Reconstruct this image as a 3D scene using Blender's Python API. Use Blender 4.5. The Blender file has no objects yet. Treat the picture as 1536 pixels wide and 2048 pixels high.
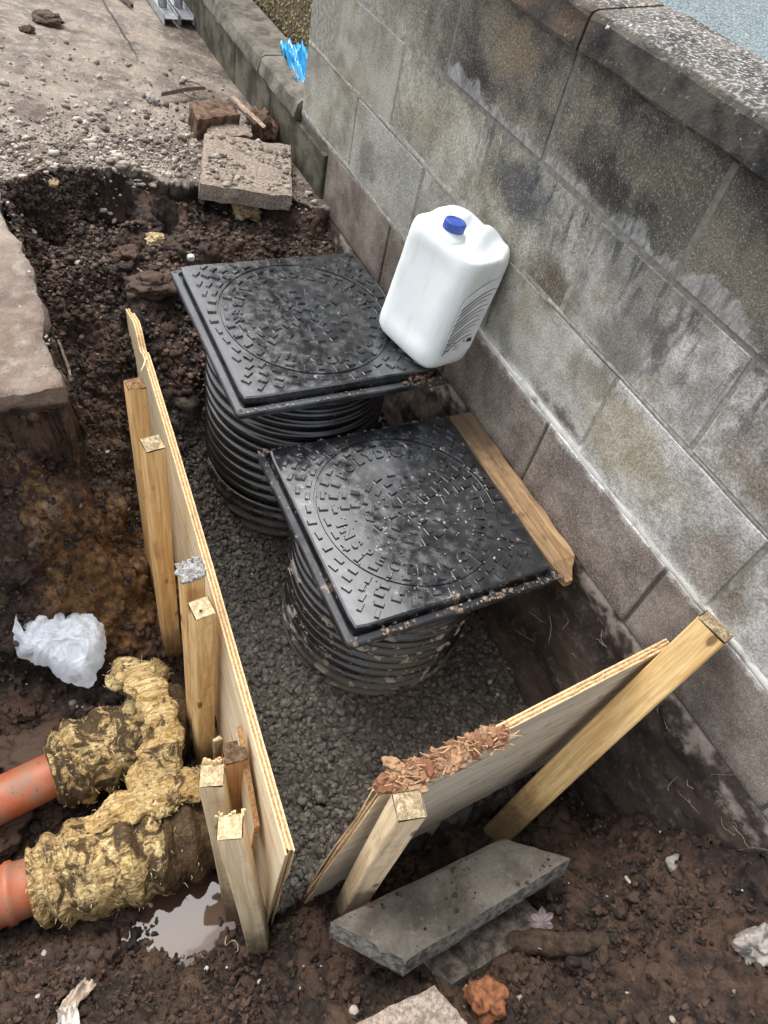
import bpy, bmesh, math, random
import numpy as np
from mathutils import Matrix, Vector

rng = np.random.default_rng(7)
random.seed(7)
S = bpy.context.scene
COL = S.collection

# ------------------------------------------------------------------ camera, sky, sun, exposure
CR = np.array([[0.419, 0.890, 0.181], [0.739, -0.218, -0.637], [-0.528, 0.401, -0.749]])
u, s_, vt = np.linalg.svd(CR); CR = u @ vt
CC = np.array([2.361, -1.091, 0.843])
FPX = 1428.23
cam = bpy.data.cameras.new("camera")
cam_o = bpy.data.objects.new("camera", cam); COL.objects.link(cam_o)
cam.sensor_fit = 'VERTICAL'; cam.sensor_height = 36.0; cam.sensor_width = 27.0
cam.lens = FPX / 2048 * 36
cam.clip_start = 0.02; cam.clip_end = 300
M = Matrix(((CR[0][0], -CR[1][0], -CR[2][0], CC[0]), (CR[0][1], -CR[1][1], -CR[2][1], CC[1]),
            (CR[0][2], -CR[1][2], -CR[2][2], CC[2]), (0, 0, 0, 1)))
cam_o.matrix_world = M
S.camera = cam_o

W = bpy.data.worlds.new("World"); S.world = W; W.use_nodes = True
wn = W.node_tree.nodes; wl = W.node_tree.links; wn.clear()
sky = wn.new('ShaderNodeTexSky'); sky.sky_type = 'NISHITA'; sky.sun_disc = False
SUN_EL, SUN_ROT = math.radians(64), math.radians(262)
sky.sun_elevation = SUN_EL; sky.sun_rotation = SUN_ROT
sky.dust_density = 4.0; sky.air_density = 1.0
hs = wn.new('ShaderNodeHueSaturation'); hs.inputs['Saturation'].default_value = 0.30
bg = wn.new('ShaderNodeBackground'); bg.inputs['Strength'].default_value = 0.15
wo = wn.new('ShaderNodeOutputWorld')
wl.new(sky.outputs[0], hs.inputs['Color']); wl.new(hs.outputs[0], bg.inputs['Color']); wl.new(bg.outputs[0], wo.inputs[0])
sl = bpy.data.lights.new("sun", 'SUN'); sl.energy = 0.5; sl.angle = math.radians(35); sl.color = (1, .97, .93)
so = bpy.data.objects.new("sun", sl); COL.objects.link(so)
sd = Vector((math.sin(SUN_ROT) * math.cos(SUN_EL), math.cos(SUN_ROT) * math.cos(SUN_EL), math.sin(SUN_EL)))
so.rotation_euler = sd.to_track_quat('Z', 'Y').to_euler(); so.location = (2, -3, 6)
S.view_settings.view_transform = 'Standard'; S.view_settings.look = 'None'
S.view_settings.gamma = 1; S.view_settings.use_curve_mapping = False
S.view_settings.exposure = 1.55

# ------------------------------------------------------------------ numeric noise
def h3(i, j, k, s=0):
    n = (i.astype(np.int64) * 374761393 + j.astype(np.int64) * 668265263 + k.astype(np.int64) * 2147483647 + s * 144665) & 0xFFFFFFFF
    n = ((n ^ (n >> 13)) * 1274126177) & 0xFFFFFFFF
    n = ((n ^ (n >> 16)) * 2246822519) & 0xFFFFFFFF
    return ((n ^ (n >> 15)) & 0xFFFFFF) / float(0xFFFFFF)
def vn(x, y, z=None, s=0):
    x = np.asarray(x, float); y = np.asarray(y, float)
    z = np.zeros_like(x) if z is None else np.asarray(z, float)
    i, j, k = np.floor(x), np.floor(y), np.floor(z)
    f, g, h = x - i, y - j, z - k
    f, g, h = [t * t * (3 - 2 * t) for t in (f, g, h)]
    r = 0
    for a in (0, 1):
        for b in (0, 1):
            for c in (0, 1):
                w = (f if a else 1 - f) * (g if b else 1 - g) * (h if c else 1 - h)
                r = r + w * h3(i + a, j + b, k + c, s)
    return r * 2 - 1
def fbm(x, y, z=None, o=4, s=0, g=.5):
    r = 0; a = 1; q = 1
    for i in range(o):
        r = r + a * vn(np.asarray(x) * q, np.asarray(y) * q, None if z is None else np.asarray(z) * q, s + i); a *= g; q *= 2.03
    return r
def worley(x, y, s=0):
    i, j = np.floor(x), np.floor(y); d = np.full(x.shape, 9.); idv = np.zeros_like(x)
    zz = np.zeros_like(x)
    for a in (-1, 0, 1):
        for b in (-1, 0, 1):
            px = i + a + .15 + .7 * h3(i + a, j + b, zz, s); py = j + b + .15 + .7 * h3(i + a, j + b, zz, s + 1)
            dd = (x - px) ** 2 + (y - py) ** 2
            m = dd < d; d = np.where(m, dd, d); idv = np.where(m, h3(i + a, j + b, zz, s + 2), idv)
    return np.sqrt(d), idv
def sst(a, b, x):
    t = np.clip((x - a) / (b - a), 0, 1); return t * t * (3 - 2 * t)

# ------------------------------------------------------------------ material helper
class NB:
    def __init__(s, name, rough=.8, spec=.3):
        s.m = bpy.data.materials.new(name); s.m.use_nodes = True
        s.t = s.m.node_tree; s.b = s.t.nodes['Principled BSDF']
        s.b.inputs['Roughness'].default_value = rough
        s.b.inputs['Specular IOR Level'].default_value = spec
        s._obj = None; s._pos = None
    def add(s, typ): return s.t.nodes.new(typ)
    def put(s, sock, v):
        if isinstance(v, bpy.types.NodeSocket): s.t.links.new(v, sock)
        elif isinstance(v, (tuple, list)) and len(v) == 3 and sock.type == 'RGBA': sock.default_value = (*v, 1)
        else: sock.default_value = v
    def obj(s):
        if not s._obj: s._obj = s.add('ShaderNodeTexCoord').outputs['Object']
        return s._obj
    def pos(s):
        if not s._pos: s._pos = s.add('ShaderNodeNewGeometry').outputs['Position']
        return s._pos
    def sc(s, vec, v, off=(0, 0, 0)):
        n = s.add('ShaderNodeMapping'); s.t.links.new(vec, n.inputs['Vector']); n.inputs['Scale'].default_value = v; n.inputs['Location'].default_value = off
        return n.outputs[0]
    def noise(s, scale, det=4, rough=.55, vec=None, dist=0):
        n = s.add('ShaderNodeTexNoise'); s.put(n.inputs['Vector'], vec if vec else s.pos())
        n.inputs['Scale'].default_value = scale; n.inputs['Detail'].default_value = det; n.inputs['Roughness'].default_value = rough
        n.inputs['Distortion'].default_value = dist
        return n.outputs['Fac']
    def vor(s, scale, vec=None, feat='F1', out='Distance'):
        n = s.add('ShaderNodeTexVoronoi'); n.feature = feat; s.put(n.inputs['Vector'], vec if vec else s.pos()); n.inputs['Scale'].default_value = scale
        return n.outputs[out]
    def ramp(s, fac, a, b):
        n = s.add('ShaderNodeMapRange'); n.interpolation_type = 'SMOOTHSTEP'; s.put(n.inputs['Value'], fac)
        n.inputs['From Min'].default_value = a; n.inputs['From Max'].default_value = b
        return n.outputs[0]
    def mix(s, f, a, b, mode='MIX'):
        n = s.add('ShaderNodeMix'); n.data_type = 'RGBA'; n.blend_type = mode
        s.put(n.inputs[0], f); s.put(n.inputs[6], a); s.put(n.inputs[7], b); return n.outputs[2]
    def ma(s, op, a, b=0.0):
        n = s.add('ShaderNodeMath'); n.operation = op; n.use_clamp = False
        s.put(n.inputs[0], a); s.put(n.inputs[1], b); return n.outputs[0]
    def mul(s, *a):
        r = a[0]
        for q in a[1:]: r = s.ma('MULTIPLY', r, q)
        return r
    def xyz(s, vec=None):
        n = s.add('ShaderNodeSeparateXYZ'); s.put(n.inputs[0], vec if vec else s.pos()); return n.outputs
    def attr(s, name):
        n = s.add('ShaderNodeAttribute'); n.attribute_name = name; return n.outputs['Fac']
    def rnd(s): return s.add('ShaderNodeObjectInfo').outputs['Random']
    def col(s, c): s.put(s.b.inputs['Base Color'], c)
    def rough(s, r): s.put(s.b.inputs['Roughness'], r)
    def bump(s, h, st=.5, d=.005):
        n = s.add('ShaderNodeBump'); n.inputs['Strength'].default_value = st; n.inputs['Distance'].default_value = d
        s.put(n.inputs['Height'], h); s.t.links.new(n.outputs[0], s.b.inputs['Normal'])
    def band(s, v, c, w):      # soft band round c of half width w
        return s.ma('SUBTRACT', 1.0, s.ramp(s.ma('ABSOLUTE', s.ma('SUBTRACT', v, c)), 0, w))

def mat_plain(name, c, rough=.6, var=.25, scale=60, spec=.3, bump=.2):
    n = NB(name, rough, spec); f = n.noise(scale, 4)
    n.col(n.mix(n.ramp(f, .3, .7), tuple(x * (1 - var) for x in c), tuple(min(1, x * (1 + var)) for x in c)))
    n.bump(f, bump, .003); return n.m

# --- concrete blocks of the wall
def make_block_mat():
    n = NB('block_concrete', .9, .25)
    x, y, z = n.xyz()
    big = n.noise(4, 5, .6); med = n.noise(14, 5, .65); fine = n.noise(150, 4, .78); grit = n.noise(300, 2, .7)
    streak = n.noise(9, 4, .6, n.sc(n.pos(), (3.2, 3.2, .7)))
    r = n.rnd()
    c = n.mix(n.ramp(n.ma('ADD', big, n.mul(n.ma('SUBTRACT', med, .5), .5)), .32, .68), (.15, .143, .112), (.36, .35, .295))
    c = n.mix(n.mul(n.ramp(r, .35, .95), .6), c, (.32, .315, .30))
    # right part of the courses has weathered paler
    c = n.mix(n.mul(n.ramp(x, .95, 1.75), n.ramp(n.ma('ADD', z, n.mul(n.ma('SUBTRACT', med, .5), .1)), .27, .2), .75), c,
              n.mix(n.ramp(med, .35, .7), (.27, .26, .24), (.58, .57, .555)))
    # tan mineral patches
    tan = n.mul(n.ramp(n.noise(3.4, 5, .62, n.sc(n.pos(), (1, 1, 1), (3.3, 0, 1))), .48, .72), .55)
    c = n.mix(tan, c, (.21, .155, .085))
    # top course soot and algae
    zz = n.ma('ADD', z, n.mul(n.ma('SUBTRACT', n.noise(9, 4, .6), .5), .16))
    soot = n.mul(n.ramp(zz, .17, .29), n.ramp(n.ma('ADD', x, n.mul(n.ma('SUBTRACT', big, .5), .8)), .35, .75))
    c = n.mix(n.mul(soot, .9), c, n.mix(n.ramp(n.ma('ADD', n.mul(big, .7), n.mul(med, .5)), .46, .72), (.020, .020, .022), (.15, .13, .10)))
    wx_ = n.ma('ADD', x, n.mul(n.ma('SUBTRACT', n.noise(11, 4, .65), .5), .22)); wz_ = n.ma('ADD', z, n.mul(n.ma('SUBTRACT', n.noise(13, 4, .65, n.sc(n.pos(), (1, 1, 1), (4, 4, 4))), .5), .16))
    for (bx_, bz_, rx_, rz_, col_, k_) in ((1.08, .15, .13, .09, (.045, .047, .054), .8), (1.30, .03, .10, .06, (.085, .06, .036), .85), (1.68, -.10, .2, .10, (.33, .27, .165), .55), (1.95, .07, .15, .08, (.17, .125, .085), .6),
                                           (1.62, .13, .028, .12, (.12, .118, .12), .85), (1.47, -.20, .13, .035, (.085, .062, .038), .85), (.93, .37, .10, .07, (.20, .155, .10), .65), (.82, .27, .12, .05, (.022, .021, .02), .8),
                                           (1.30, .28, .16, .05, (.035, .032, .028), .8), (1.5, .36, .2, .06, (.13, .12, .085), .6), (.36, -.13, .08, .06, (.13, .125, .115), .7), (.12, .08, .10, .05, (.44, .44, .40), .5), (.75, .03, .12, .07, (.34, .335, .28), .5), (2.0, -.14, .12, .1, (.16, .11, .075), .6)):
        dd = n.ma('SQRT', n.ma('ADD', n.ma('POWER', n.mul(n.ma('SUBTRACT', wx_, bx_), 1 / rx_), 2.0), n.ma('POWER', n.mul(n.ma('SUBTRACT', wz_, bz_), 1 / rz_), 2.0)))
        c = n.mix(n.mul(n.ramp(dd, 1.15, .35), k_), c, col_)
    damp = n.mul(n.ramp(n.noise(3.1, 6, .72, n.sc(n.pos(), (1, 1, .8), (7, 2, 4))), .52, .64), n.ramp(z, -.2, .05))
    c = n.mix(n.mul(damp, .5), c, (.07, .067, .06))
    # run-down stain under the joint
    run = n.mul(n.ramp(z, .02, .22), n.ramp(z, .26, .2), n.ramp(streak, .5, .62), n.ramp(x, .75, .95))
    c = n.mix(n.mul(run, .8), c, (.05, .052, .058))
    # base course with soil splash
    bz = n.ma('ADD', z, n.mul(n.ma('SUBTRACT', med, .5), .06))
    dirt = n.ramp(bz, -.205, -.245)
    c = n.mix(n.mul(dirt, .85), c, n.mix(n.ramp(n.noise(8, 5, .6), .35, .65), (.105, .075, .058), (.23, .19, .16)))
    c = n.mix(n.mul(n.ramp(bz, -.40, -.47), .75), c, (.06, .043, .034))
    # white salts along the lower bed joints
    ef = n.mul(n.band(n.ma('ADD', z, n.mul(n.ma('SUBTRACT', n.noise(24, 4, .7), .5), .05)), -.222, .03), n.ramp(x, .85, 1.1), n.ramp(n.noise(6, 3), .36, .52))
    c = n.mix(n.mul(ef, .9), c, (.66, .65, .62))
    ef2 = n.mul(n.band(n.ma('ADD', z, n.mul(n.ma('SUBTRACT', n.noise(20, 3, .7), .5), .06)), -.005, .03), n.ramp(x, 1.2, 1.5), n.ramp(n.noise(5, 3), .4, .55))
    c = n.mix(n.mul(ef2, .5), c, (.6, .6, .58))
    c = n.mix(.45, c, n.mix(n.ramp(fine, .3, .7), (.2, .2, .2), (.82, .82, .8)), 'OVERLAY')
    c = n.mix(.25, c, n.mix(n.ramp(grit, .35, .65), (.22, .22, .22), (.8, .8, .78)), 'OVERLAY')
    c = n.mix(n.mul(n.ramp(grit, .6, .68), .45), c, (.5, .49, .46))
    c = n.mix(n.mul(n.ramp(n.vor(26), .055, .03), n.ramp(med, .5, .6), .8), c, (.02, .02, .02))
    rag = n.ma('ADD', n.mul(n.ma('SUBTRACT', n.noise(5.5, 3, .5, n.sc(n.pos(), (1, 0, 0), (1.7, 0, 0))), .38), .22), n.mul(n.ma('SUBTRACT', n.noise(45, 5, .75, n.sc(n.pos(), (1, 1, .5))), .5), .045))
    sm = n.mul(n.ramp(n.ma('SUBTRACT', n.ma('ADD', .228, rag), z), -.004, .006), n.ramp(z, .221, .2255), n.ramp(x, .66, .7))
    c = n.mix(n.mul(sm, .52), c, n.mix(n.ramp(n.noise(38, 5, .75, n.sc(n.pos(), (1.4, 1, .45))), .33, .68), (.10, .10, .102), (.50, .50, .49)))
    n.col(c)
    n.bump(n.ma('ADD', n.mul(sm, 1.3), n.mul(fine, .6)) if False else n.ma('ADD', n.ma('ADD', n.mul(sm, 1.3), n.mul(fine, .6)), n.ma('ADD', n.mul(med, 1.2), n.mul(grit, .4))), .6, .004)
    return n.m
BLOCK = make_block_mat()
def make_mortar():
    n = NB('mortar_grey', .9, .2); x, y, z = n.xyz(); f = n.noise(60, 5, .7)
    c = n.mix(n.ramp(f, .3, .7), (.16, .15, .125), (.34, .33, .285))
    c = n.mix(n.mul(n.ramp(z, .16, .24), n.ramp(x, .5, .7), .5), c, (.07, .066, .058))
    ef = n.mul(n.band(z, -.224, .04), n.ramp(x, .8, 1.1), n.ramp(n.noise(9, 5, .65), .34, .52))
    c = n.mix(n.mul(ef, .9), c, (.62, .61, .57))
    c = n.mix(n.mul(n.ramp(z, -.235, -.25), .8), c, (.07, .055, .045))
    n.col(c); n.bump(f, .6, .004); return n.m
MORTAR = make_mortar()
def make_coping():
    n = NB('coping_concrete', .92, .2); x, y, z = n.xyz()
    f = n.noise(110, 4, .7); g = n.noise(12, 5, .65)
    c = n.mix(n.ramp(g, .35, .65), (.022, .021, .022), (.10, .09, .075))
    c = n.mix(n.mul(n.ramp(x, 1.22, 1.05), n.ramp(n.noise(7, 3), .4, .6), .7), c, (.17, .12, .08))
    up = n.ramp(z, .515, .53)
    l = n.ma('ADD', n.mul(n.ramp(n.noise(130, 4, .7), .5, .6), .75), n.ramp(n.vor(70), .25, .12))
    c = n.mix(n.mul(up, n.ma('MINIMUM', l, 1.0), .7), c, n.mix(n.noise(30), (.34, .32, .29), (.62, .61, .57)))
    l2 = n.ramp(n.noise(95, 3, .7), .62, .68)
    c = n.mix(n.mul(l2, .55), c, (.3, .29, .27))
    c = n.mix(n.mul(n.ramp(n.noise(18, 5, .7), .66, .69), .8), c, (.6, .6, .58))
    n.col(c); n.bump(n.ma('ADD', f, n.mul(g, 1.5)), .8, .005); return n.m
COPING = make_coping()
def make_lowwall():
    n = NB('low_wall_concrete', .9, .25); x, y, z = n.xyz(); f = n.noise(120, 4, .7); g = n.noise(9, 5, .65)
    c = n.mix(n.ramp(g, .35, .65), (.075, .068, .05), (.2, .185, .155))
    c = n.mix(n.mul(n.ramp(z, -.235, -.27), .85), c, n.mix(n.ramp(g, .4, .6), (.045, .042, .028), (.13, .115, .08)))
    c = n.mix(n.mul(n.ramp(z, -.2, -.18), n.ramp(n.noise(30, 4), .4, .6), .5), c, (.3, .26, .21))
    n.col(c); n.bump(n.ma('ADD', f, g), .7, .005); return n.m
LOWW = make_lowwall()

# --- soil
def make_soil():
    n = NB('soil', .9, .35)
    f = n.noise(45, 6, .7); g = n.noise(6, 5, .6); h = n.noise(220, 3, .7)
    c = n.mix(n.ramp(n.ma('ADD', g, n.mul(n.ma('SUBTRACT', n.noise(17, 5, .65), .5), .7)), .38, .62), (.013, .0085, .0065), (.072, .042, .027))
    c = n.mix(n.mul(n.ramp(f, .45, .72), .6), c, (.095, .057, .037))
    cl = n.ma('ADD', n.attr('clay'), n.mul(n.ma('SUBTRACT', f, .5), .9))
    c = n.mix(n.mul(n.ramp(cl, .35, .8), .85), c, n.mix(n.ramp(f, .35, .65), (.085, .042, .016), (.25, .135, .05)))
    ash = n.ma('ADD', n.attr('ash'), n.mul(n.ma('SUBTRACT', f, .5), 1.4))
    c = n.mix(n.mul(n.ramp(ash, .55, .95), .7), c, (.24, .20, .18))
    gr = n.ramp(n.ma('ADD', n.attr('grav'), n.mul(n.ma('SUBTRACT', g, .5), .5)), .35, .65)
    c = n.mix(gr, c, n.mix(n.ramp(f, .35, .65), (.040, .035, .030), (.105, .092, .079)))
    hd = n.ramp(n.ma('ADD', n.attr('hard'), n.mul(n.ma('SUBTRACT', f, .5), .35)), .35, .6)
    hc = n.mix(n.ramp(g, .33, .66), (.105, .08, .06), (.29, .24, .195))
    hc = n.mix(n.mul(n.ramp(n.noise(26, 6, .72), .48, .64), .6), hc, (.40, .35, .295))
    hc = n.mix(n.mul(n.ramp(n.noise(3.2, 5, .6, n.sc(n.pos(), (1, 1, 1), (5, 2, 0))), .52, .66), .75), hc, (.085, .052, .036))
    hx = n.xyz()[0]; hc = n.mix(n.mul(n.ramp(hx, .2, .9), n.ramp(n.noise(7, 5, .65, n.sc(n.pos(), (1, 1, 1), (9, 9, 0))), .36, .56), .75), hc, n.mix(f, (.10, .062, .042), (.24, .165, .12)))
    px, py, pz = n.xyz(); ck = n.mul(n.ramp(n.ma('ABSOLUTE', n.ma('ADD', n.ma('ADD', py, .403), n.mul(n.ma('SUBTRACT', n.noise(14, 4, .6), .5), .022))), .0075, .003), n.ramp(px, -.95, -1.1)); hc = n.mix(n.mul(ck, .9), hc, (.022, .017, .014))
    c = n.mix(hd, c, hc)
    c = n.mix(.45, c, n.mix(h, (.1, .1, .1), (.9, .9, .9)), 'OVERLAY')
    n.col(c)
    n.rough(n.ma('ADD', .55, n.mul(n.ramp(g, .3, .7), .4)))
    n.bump(n.ma('ADD', n.mul(n.noise(85, 5, .7), .8), n.ma('ADD', f, n.mul(h, .4))), .9, .010)
    return n.m
SOIL = make_soil()
def make_stone(name, a, b, spec=.3, rough=.8):
    n = NB(name, rough, spec); t = n.attr('tone'); f = n.noise(140, 4, .7)
    c = n.mix(t, a, b); c = n.mix(.5, c, n.mix(f, (.1, .1, .1), (.9, .9, .9)), 'OVERLAY'); n.col(c); n.bump(f, .5, .003); return n.m
GRAVEL_D = make_stone('wet_grey_aggregate', (.046, .040, .034), (.120, .106, .090), .4, .62)
CLOD = make_stone('soil_clod', (.012, .008, .006), (.072, .041, .026), .35, .8)
CLOD_S = make_stone('stony_soil', (.026, .017, .013), (.13, .088, .064), .35, .8)
PEBBLE = make_stone('pebble_pale', (.10, .078, .06), (.46, .405, .345), .3, .8)
def make_earthface():
    n = NB('earth_cast_concrete', .85, .35); f = n.noise(50, 6, .7); g = n.noise(5, 5, .6, n.sc(n.pos(), (.7, 1, 2.2))); x, y, z = n.xyz()
    c = n.mix(n.ramp(g, .35, .65), (.020, .014, .011), (.06, .043, .034))
    c = n.mix(n.mul(n.ramp(f, .5, .68), .6), c, (.12, .09, .07))
    c = n.mix(n.mul(n.ramp(n.ma('ADD', z, n.mul(n.ma('SUBTRACT', f, .5), .12)), -.53, -.49), n.ramp(n.noise(14, 4), .42, .58), .75), c, (.33, .28, .24))
    n.col(c); n.bump(n.ma('ADD', f, g), .8, .006); return n.m
EARTH = make_earthface()

# --- timber
def make_wood(name, lo, hi, ring=95, dirt=.35, dcol=(.09, .06, .035)):
    n = NB(name, .72, .3); o = n.obj(); off = n.add('ShaderNodeVectorMath'); off.operation = 'ADD'
    n.put(off.inputs[0], o); cmb = n.add('ShaderNodeCombineXYZ'); r = n.rnd()
    n.put(cmb.inputs[0], n.mul(r, 3.0)); n.put(cmb.inputs[1], n.mul(r, 1.7)); n.put(cmb.inputs[2], n.mul(r, 9.0)); n.put(off.inputs[1], cmb.outputs[0])
    v = n.sc(off.outputs[0], (1, 1, .07))
    w = n.noise(ring, 3, .5, v, 1.2); g2 = n.noise(14, 4, .6, v); fib = n.noise(420, 2, .6, n.sc(off.outputs[0], (1, 1, .03)))
    c = n.mix(n.ramp(w, .35, .66), lo, hi)
    c = n.mix(n.mul(n.ramp(g2, .45, .7), .45), c, tuple(a * .62 for a in lo))
    c = n.mix(.35, c, n.mix(fib, (.15, .15, .15), (.85, .85, .85)), 'OVERLAY')
    k = n.vor(5.5, n.sc(off.outputs[0], (2.2, 2.2, 1)))
    c = n.mix(n.mul(n.ramp(k, .12, .06), .8), c, (.11, .05, .02))
    d = n.mul(n.ramp(n.noise(16, 5, .7, off.outputs[0]), .52, .7), dirt)
    c = n.mix(d, c, dcol)
    zl = n.xyz(o)[2]; c = n.mix(n.mul(n.ramp(n.ma('ADD', zl, n.mul(n.ma('SUBTRACT', n.noise(22, 5, .7, o), .5), .35)), .30, .08), .8), c, (.06, .04, .028))
    n.col(c); n.bump(n.ma('ADD', w, n.mul(fib, .6)), .35, .0015); return n.m
PINE = make_wood('pine_timber', (.60, .37, .14), (.78, .55, .26), 95, .25)
PINE_O = make_wood('pine_timber_orange', (.56, .32, .12), (.74, .48, .21), 80, .35)
PINE_P = make_wood('pine_timber_pale', (.58, .44, .26), (.78, .62, .40), 60, .3, (.15, .12, .09))
PINE_D = make_wood('pine_timber_old', (.32, .15, .05), (.46, .24, .09), 70, .5)
PLANK = make_wood('weathered_plank', (.22, .13, .065), (.42, .28, .145), 60, .8, (.10, .055, .028))
def make_ply(name, lo, hi, dark):
    n = NB(name, .75, .25); o = n.obj(); v = n.sc(o, (.10, 1, 1))
    w = n.noise(38, 5, .62, v, .8); st = n.noise(75, 3, .6, n.sc(o, (.05, 1, 1))); fib = n.noise(500, 2, .6, n.sc(o, (.03, 1, 1)))
    c = n.mix(n.ramp(w, .32, .68), lo, hi)
    c = n.mix(n.mul(n.ramp(st, .62, .72), .8), c, dark)
    c = n.mix(.3, c, n.mix(fib, (.15, .15, .15), (.85, .85, .85)), 'OVERLAY')
    x, y, z = n.xyz(o)
    c = n.mix(n.mul(n.ramp(n.noise(20, 5, .7, o), .58, .7), .5), c, (.13, .09, .06))
    n.col(c); n.bump(n.ma('ADD', w, fib), .3, .0015); return n.m
PLY = make_ply('plywood_face', (.66, .50, .30), (.84, .71, .49), (.38, .21, .09))
PLY_G = make_ply('plywood_face_grey', (.52, .44, .33), (.72, .63, .48), (.16, .12, .08))
PLY_E1 = mat_plain('plywood_core', (.36, .2, .09), .85, .35, 160)
PLY_E2 = mat_plain('plywood_veneer_edge', (.58, .42, .23), .85, .25, 160)
def make_end(name, a, b, sc=55):
    n = NB(name, .9, .2); f = n.noise(sc, 5, .7, n.obj()); r = n.noise(200, 2, .6, n.obj())
    n.col(n.mix(.4, n.mix(n.ramp(f, .38, .62), a, b), n.mix(r, (.1, .1, .1), (.9, .9, .9)), 'OVERLAY')); n.bump(n.ma('ADD', f, r), .8, .004); return n.m
END_RED = make_end('end_grain_brown', (.13, .07, .035), (.26, .15, .075))
END_PALE = make_end('end_grain_pale', (.36, .27, .15), (.54, .43, .27), 90)
END_MIX = make_end('end_grain_soiled', (.20, .15, .09), (.44, .35, .22), 90)
END_DARK = make_end('end_grain_dark', (.055, .035, .022), (.16, .10, .055))
CEMENT = make_end('dried_cement', (.16, .155, .145), (.36, .35, .33), 90)

# --- plastics
def make_black(name, dusty, mud, spec=.8, r0=.16):
    n = NB(name, .38, spec); f = n.noise(28, 5, .65); g = n.noise(7, 4, .6); sp = n.noise(160, 4, .7)
    c = n.mix(n.mul(n.ramp(n.ma('ADD', g, n.mul(f, .5)), .50, .92), dusty), (.005, .0055, .0064), (.045, .051, .060))
    c = n.mix(n.mul(n.ramp(sp, .63, .7), n.ramp(f, .42, .6), dusty), c, (.27, .26, .25))
    m = n.ramp(n.ma('ADD', n.noise(40, 5, .7), n.mul(n.ma('SUBTRACT', g, .5), .5)), .72 - mud * .2, .78 - mud * .2)
    c = n.mix(n.mul(m, .85), c, n.mix(sp, (.12, .085, .06), (.34, .27, .21)))
    n.col(c); n.b.inputs['IOR'].default_value = 1.62 if spec > .9 else 1.5
    n.rough(n.ma('ADD', r0, n.ma('ADD', n.mul(n.ramp(f, .35, .7), .22), n.mul(m, .4)))); n.bump(n.ma('ADD', n.mul(sp, .25), n.mul(m, .7)), .12, .001); return n.m
LID1 = make_black('black_plastic_clean', .34, .08, 1.0, .12)
LID2 = make_black('black_plastic_gritty', .26, .45, 1.0, .12)
FRAME1 = make_black('black_frame_scuffed', .8, .25, .5, .34)
FRAME2 = make_black('black_frame_mortared', .4, .66, .35, .45)
def make_riser():
    n = NB('corrugated_black_plastic', .3, .8); x, y, z = n.xyz(); f = n.noise(30, 5, .68); sp = n.noise(150, 3, .7)
    lo = n.ma('ADD', z, n.mul(n.ma('SUBTRACT', f, .5), .5))
    m = n.ramp(lo, -.78, -.90)
    c = n.mix(n.mul(m, .9), (.008, .008, .009), n.mix(sp, (.05, .045, .04), (.15, .135, .12)))
    m2 = n.mul(n.ramp(n.noise(20, 5, .68, n.sc(n.pos(), (1, 1, 2.2))), .56, .59), n.ramp(z, -.52, -.66), n.ramp(x, 1.05, 1.2))
    c = n.mix(n.mul(m2, .9), c, (.33, .30, .26)); m3 = n.ramp(sp, .67, .72)
    c = n.mix(n.mul(m3, .6), c, (.22, .19, .16))
    n.col(c); n.rough(n.ma('ADD', .25, n.mul(n.ma('MAXIMUM', m, m2), .5))); n.bump(n.ma('ADD', n.mul(sp, .3), n.ma('ADD', m2, m)), .3, .003); return n.m
RISER = make_riser()
def make_jug():
    n = NB('translucent_white_plastic', .38, .45); f = n.noise(14, 4, .6, n.sc(n.obj(), (3, 3, .6))); sp = n.noise(120, 3, .7, n.obj())
    c = n.mix(n.ramp(f, .5, .78), (.72, .755, .74), (.65, .68, .66))
    c = n.mix(n.mul(n.ramp(sp, .74, .78), .5), c, (.25, .23, .2))
    n.col(c); n.b.inputs['Subsurface Weight'].default_value = .35; n.b.inputs['Subsurface Radius'].default_value = (.03, .03, .03); n.b.inputs['Subsurface Scale'].default_value = .3
    n.bump(n.noise(10, 3, .5, n.obj()), .25, .01); return n.m
JUG = make_jug()
CAP = mat_plain('blue_plastic', (.035, .075, .32), .4, .15, 90, .5)
LABEL = mat_plain('label_grey', (.22, .225, .225), .5, .12, 40, .4, .05)
LABEL_W = mat_plain('label_pale', (.72, .74, .73), .5, .08, 40, .4, .05)
INK = mat_plain('label_ink', (.06, .06, .065), .5, .2, 90, .3, .05)
def make_pipe():
    n = NB('orange_pvc', .42, .5); f = n.noise(18, 5, .65); g = n.noise(70, 4, .7)
    c = n.mix(n.ramp(f, .3, .7), (.30, .075, .028), (.38, .115, .05))
    c = n.mix(n.mul(n.ramp(f, .44, .62), .75), c, (.20, .115, .075)); c = n.mix(n.mul(n.ramp(g, .6, .66), .8), c, (.09, .06, .045))
    n.col(c); n.rough(n.ma('ADD', .35, n.mul(f, .4))); n.bump(g, .2, .002); return n.m
PIPE = make_pipe()
def make_wool():
    n = NB('glass_wool', .95, .1); o = n.obj(); f = n.noise(22, 6, .7, o, .8); fl = n.noise(60, 5, .7, n.sc(o, (1, .3, 1)), 2.0); g = n.noise(7, 4, .6, o)
    c = n.mix(n.ramp(fl, .36, .64), (.20, .12, .04), (.60, .47, .24))
    c = n.mix(n.mul(n.ramp(g, .42, .62), .5), c, (.32, .19, .06))
    c = n.mix(n.mul(n.ramp(n.ma('ADD', f, n.attr('mud')), .53, .64), .92), c, n.mix(fl, (.022, .014, .010), (.07, .043, .026)))
    c = n.mix(n.mul(n.ma('MAXIMUM', n.ramp(n.noise(140, 3, .6, o), .62, .67), n.ramp(n.noise(62, 4, .7, o), .64, .68)), .88), c, (.03, .02, .014))
    n.col(c); n.bump(n.ma('ADD', fl, f), .8, .006); return n.m
WOOL = make_wool()
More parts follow.
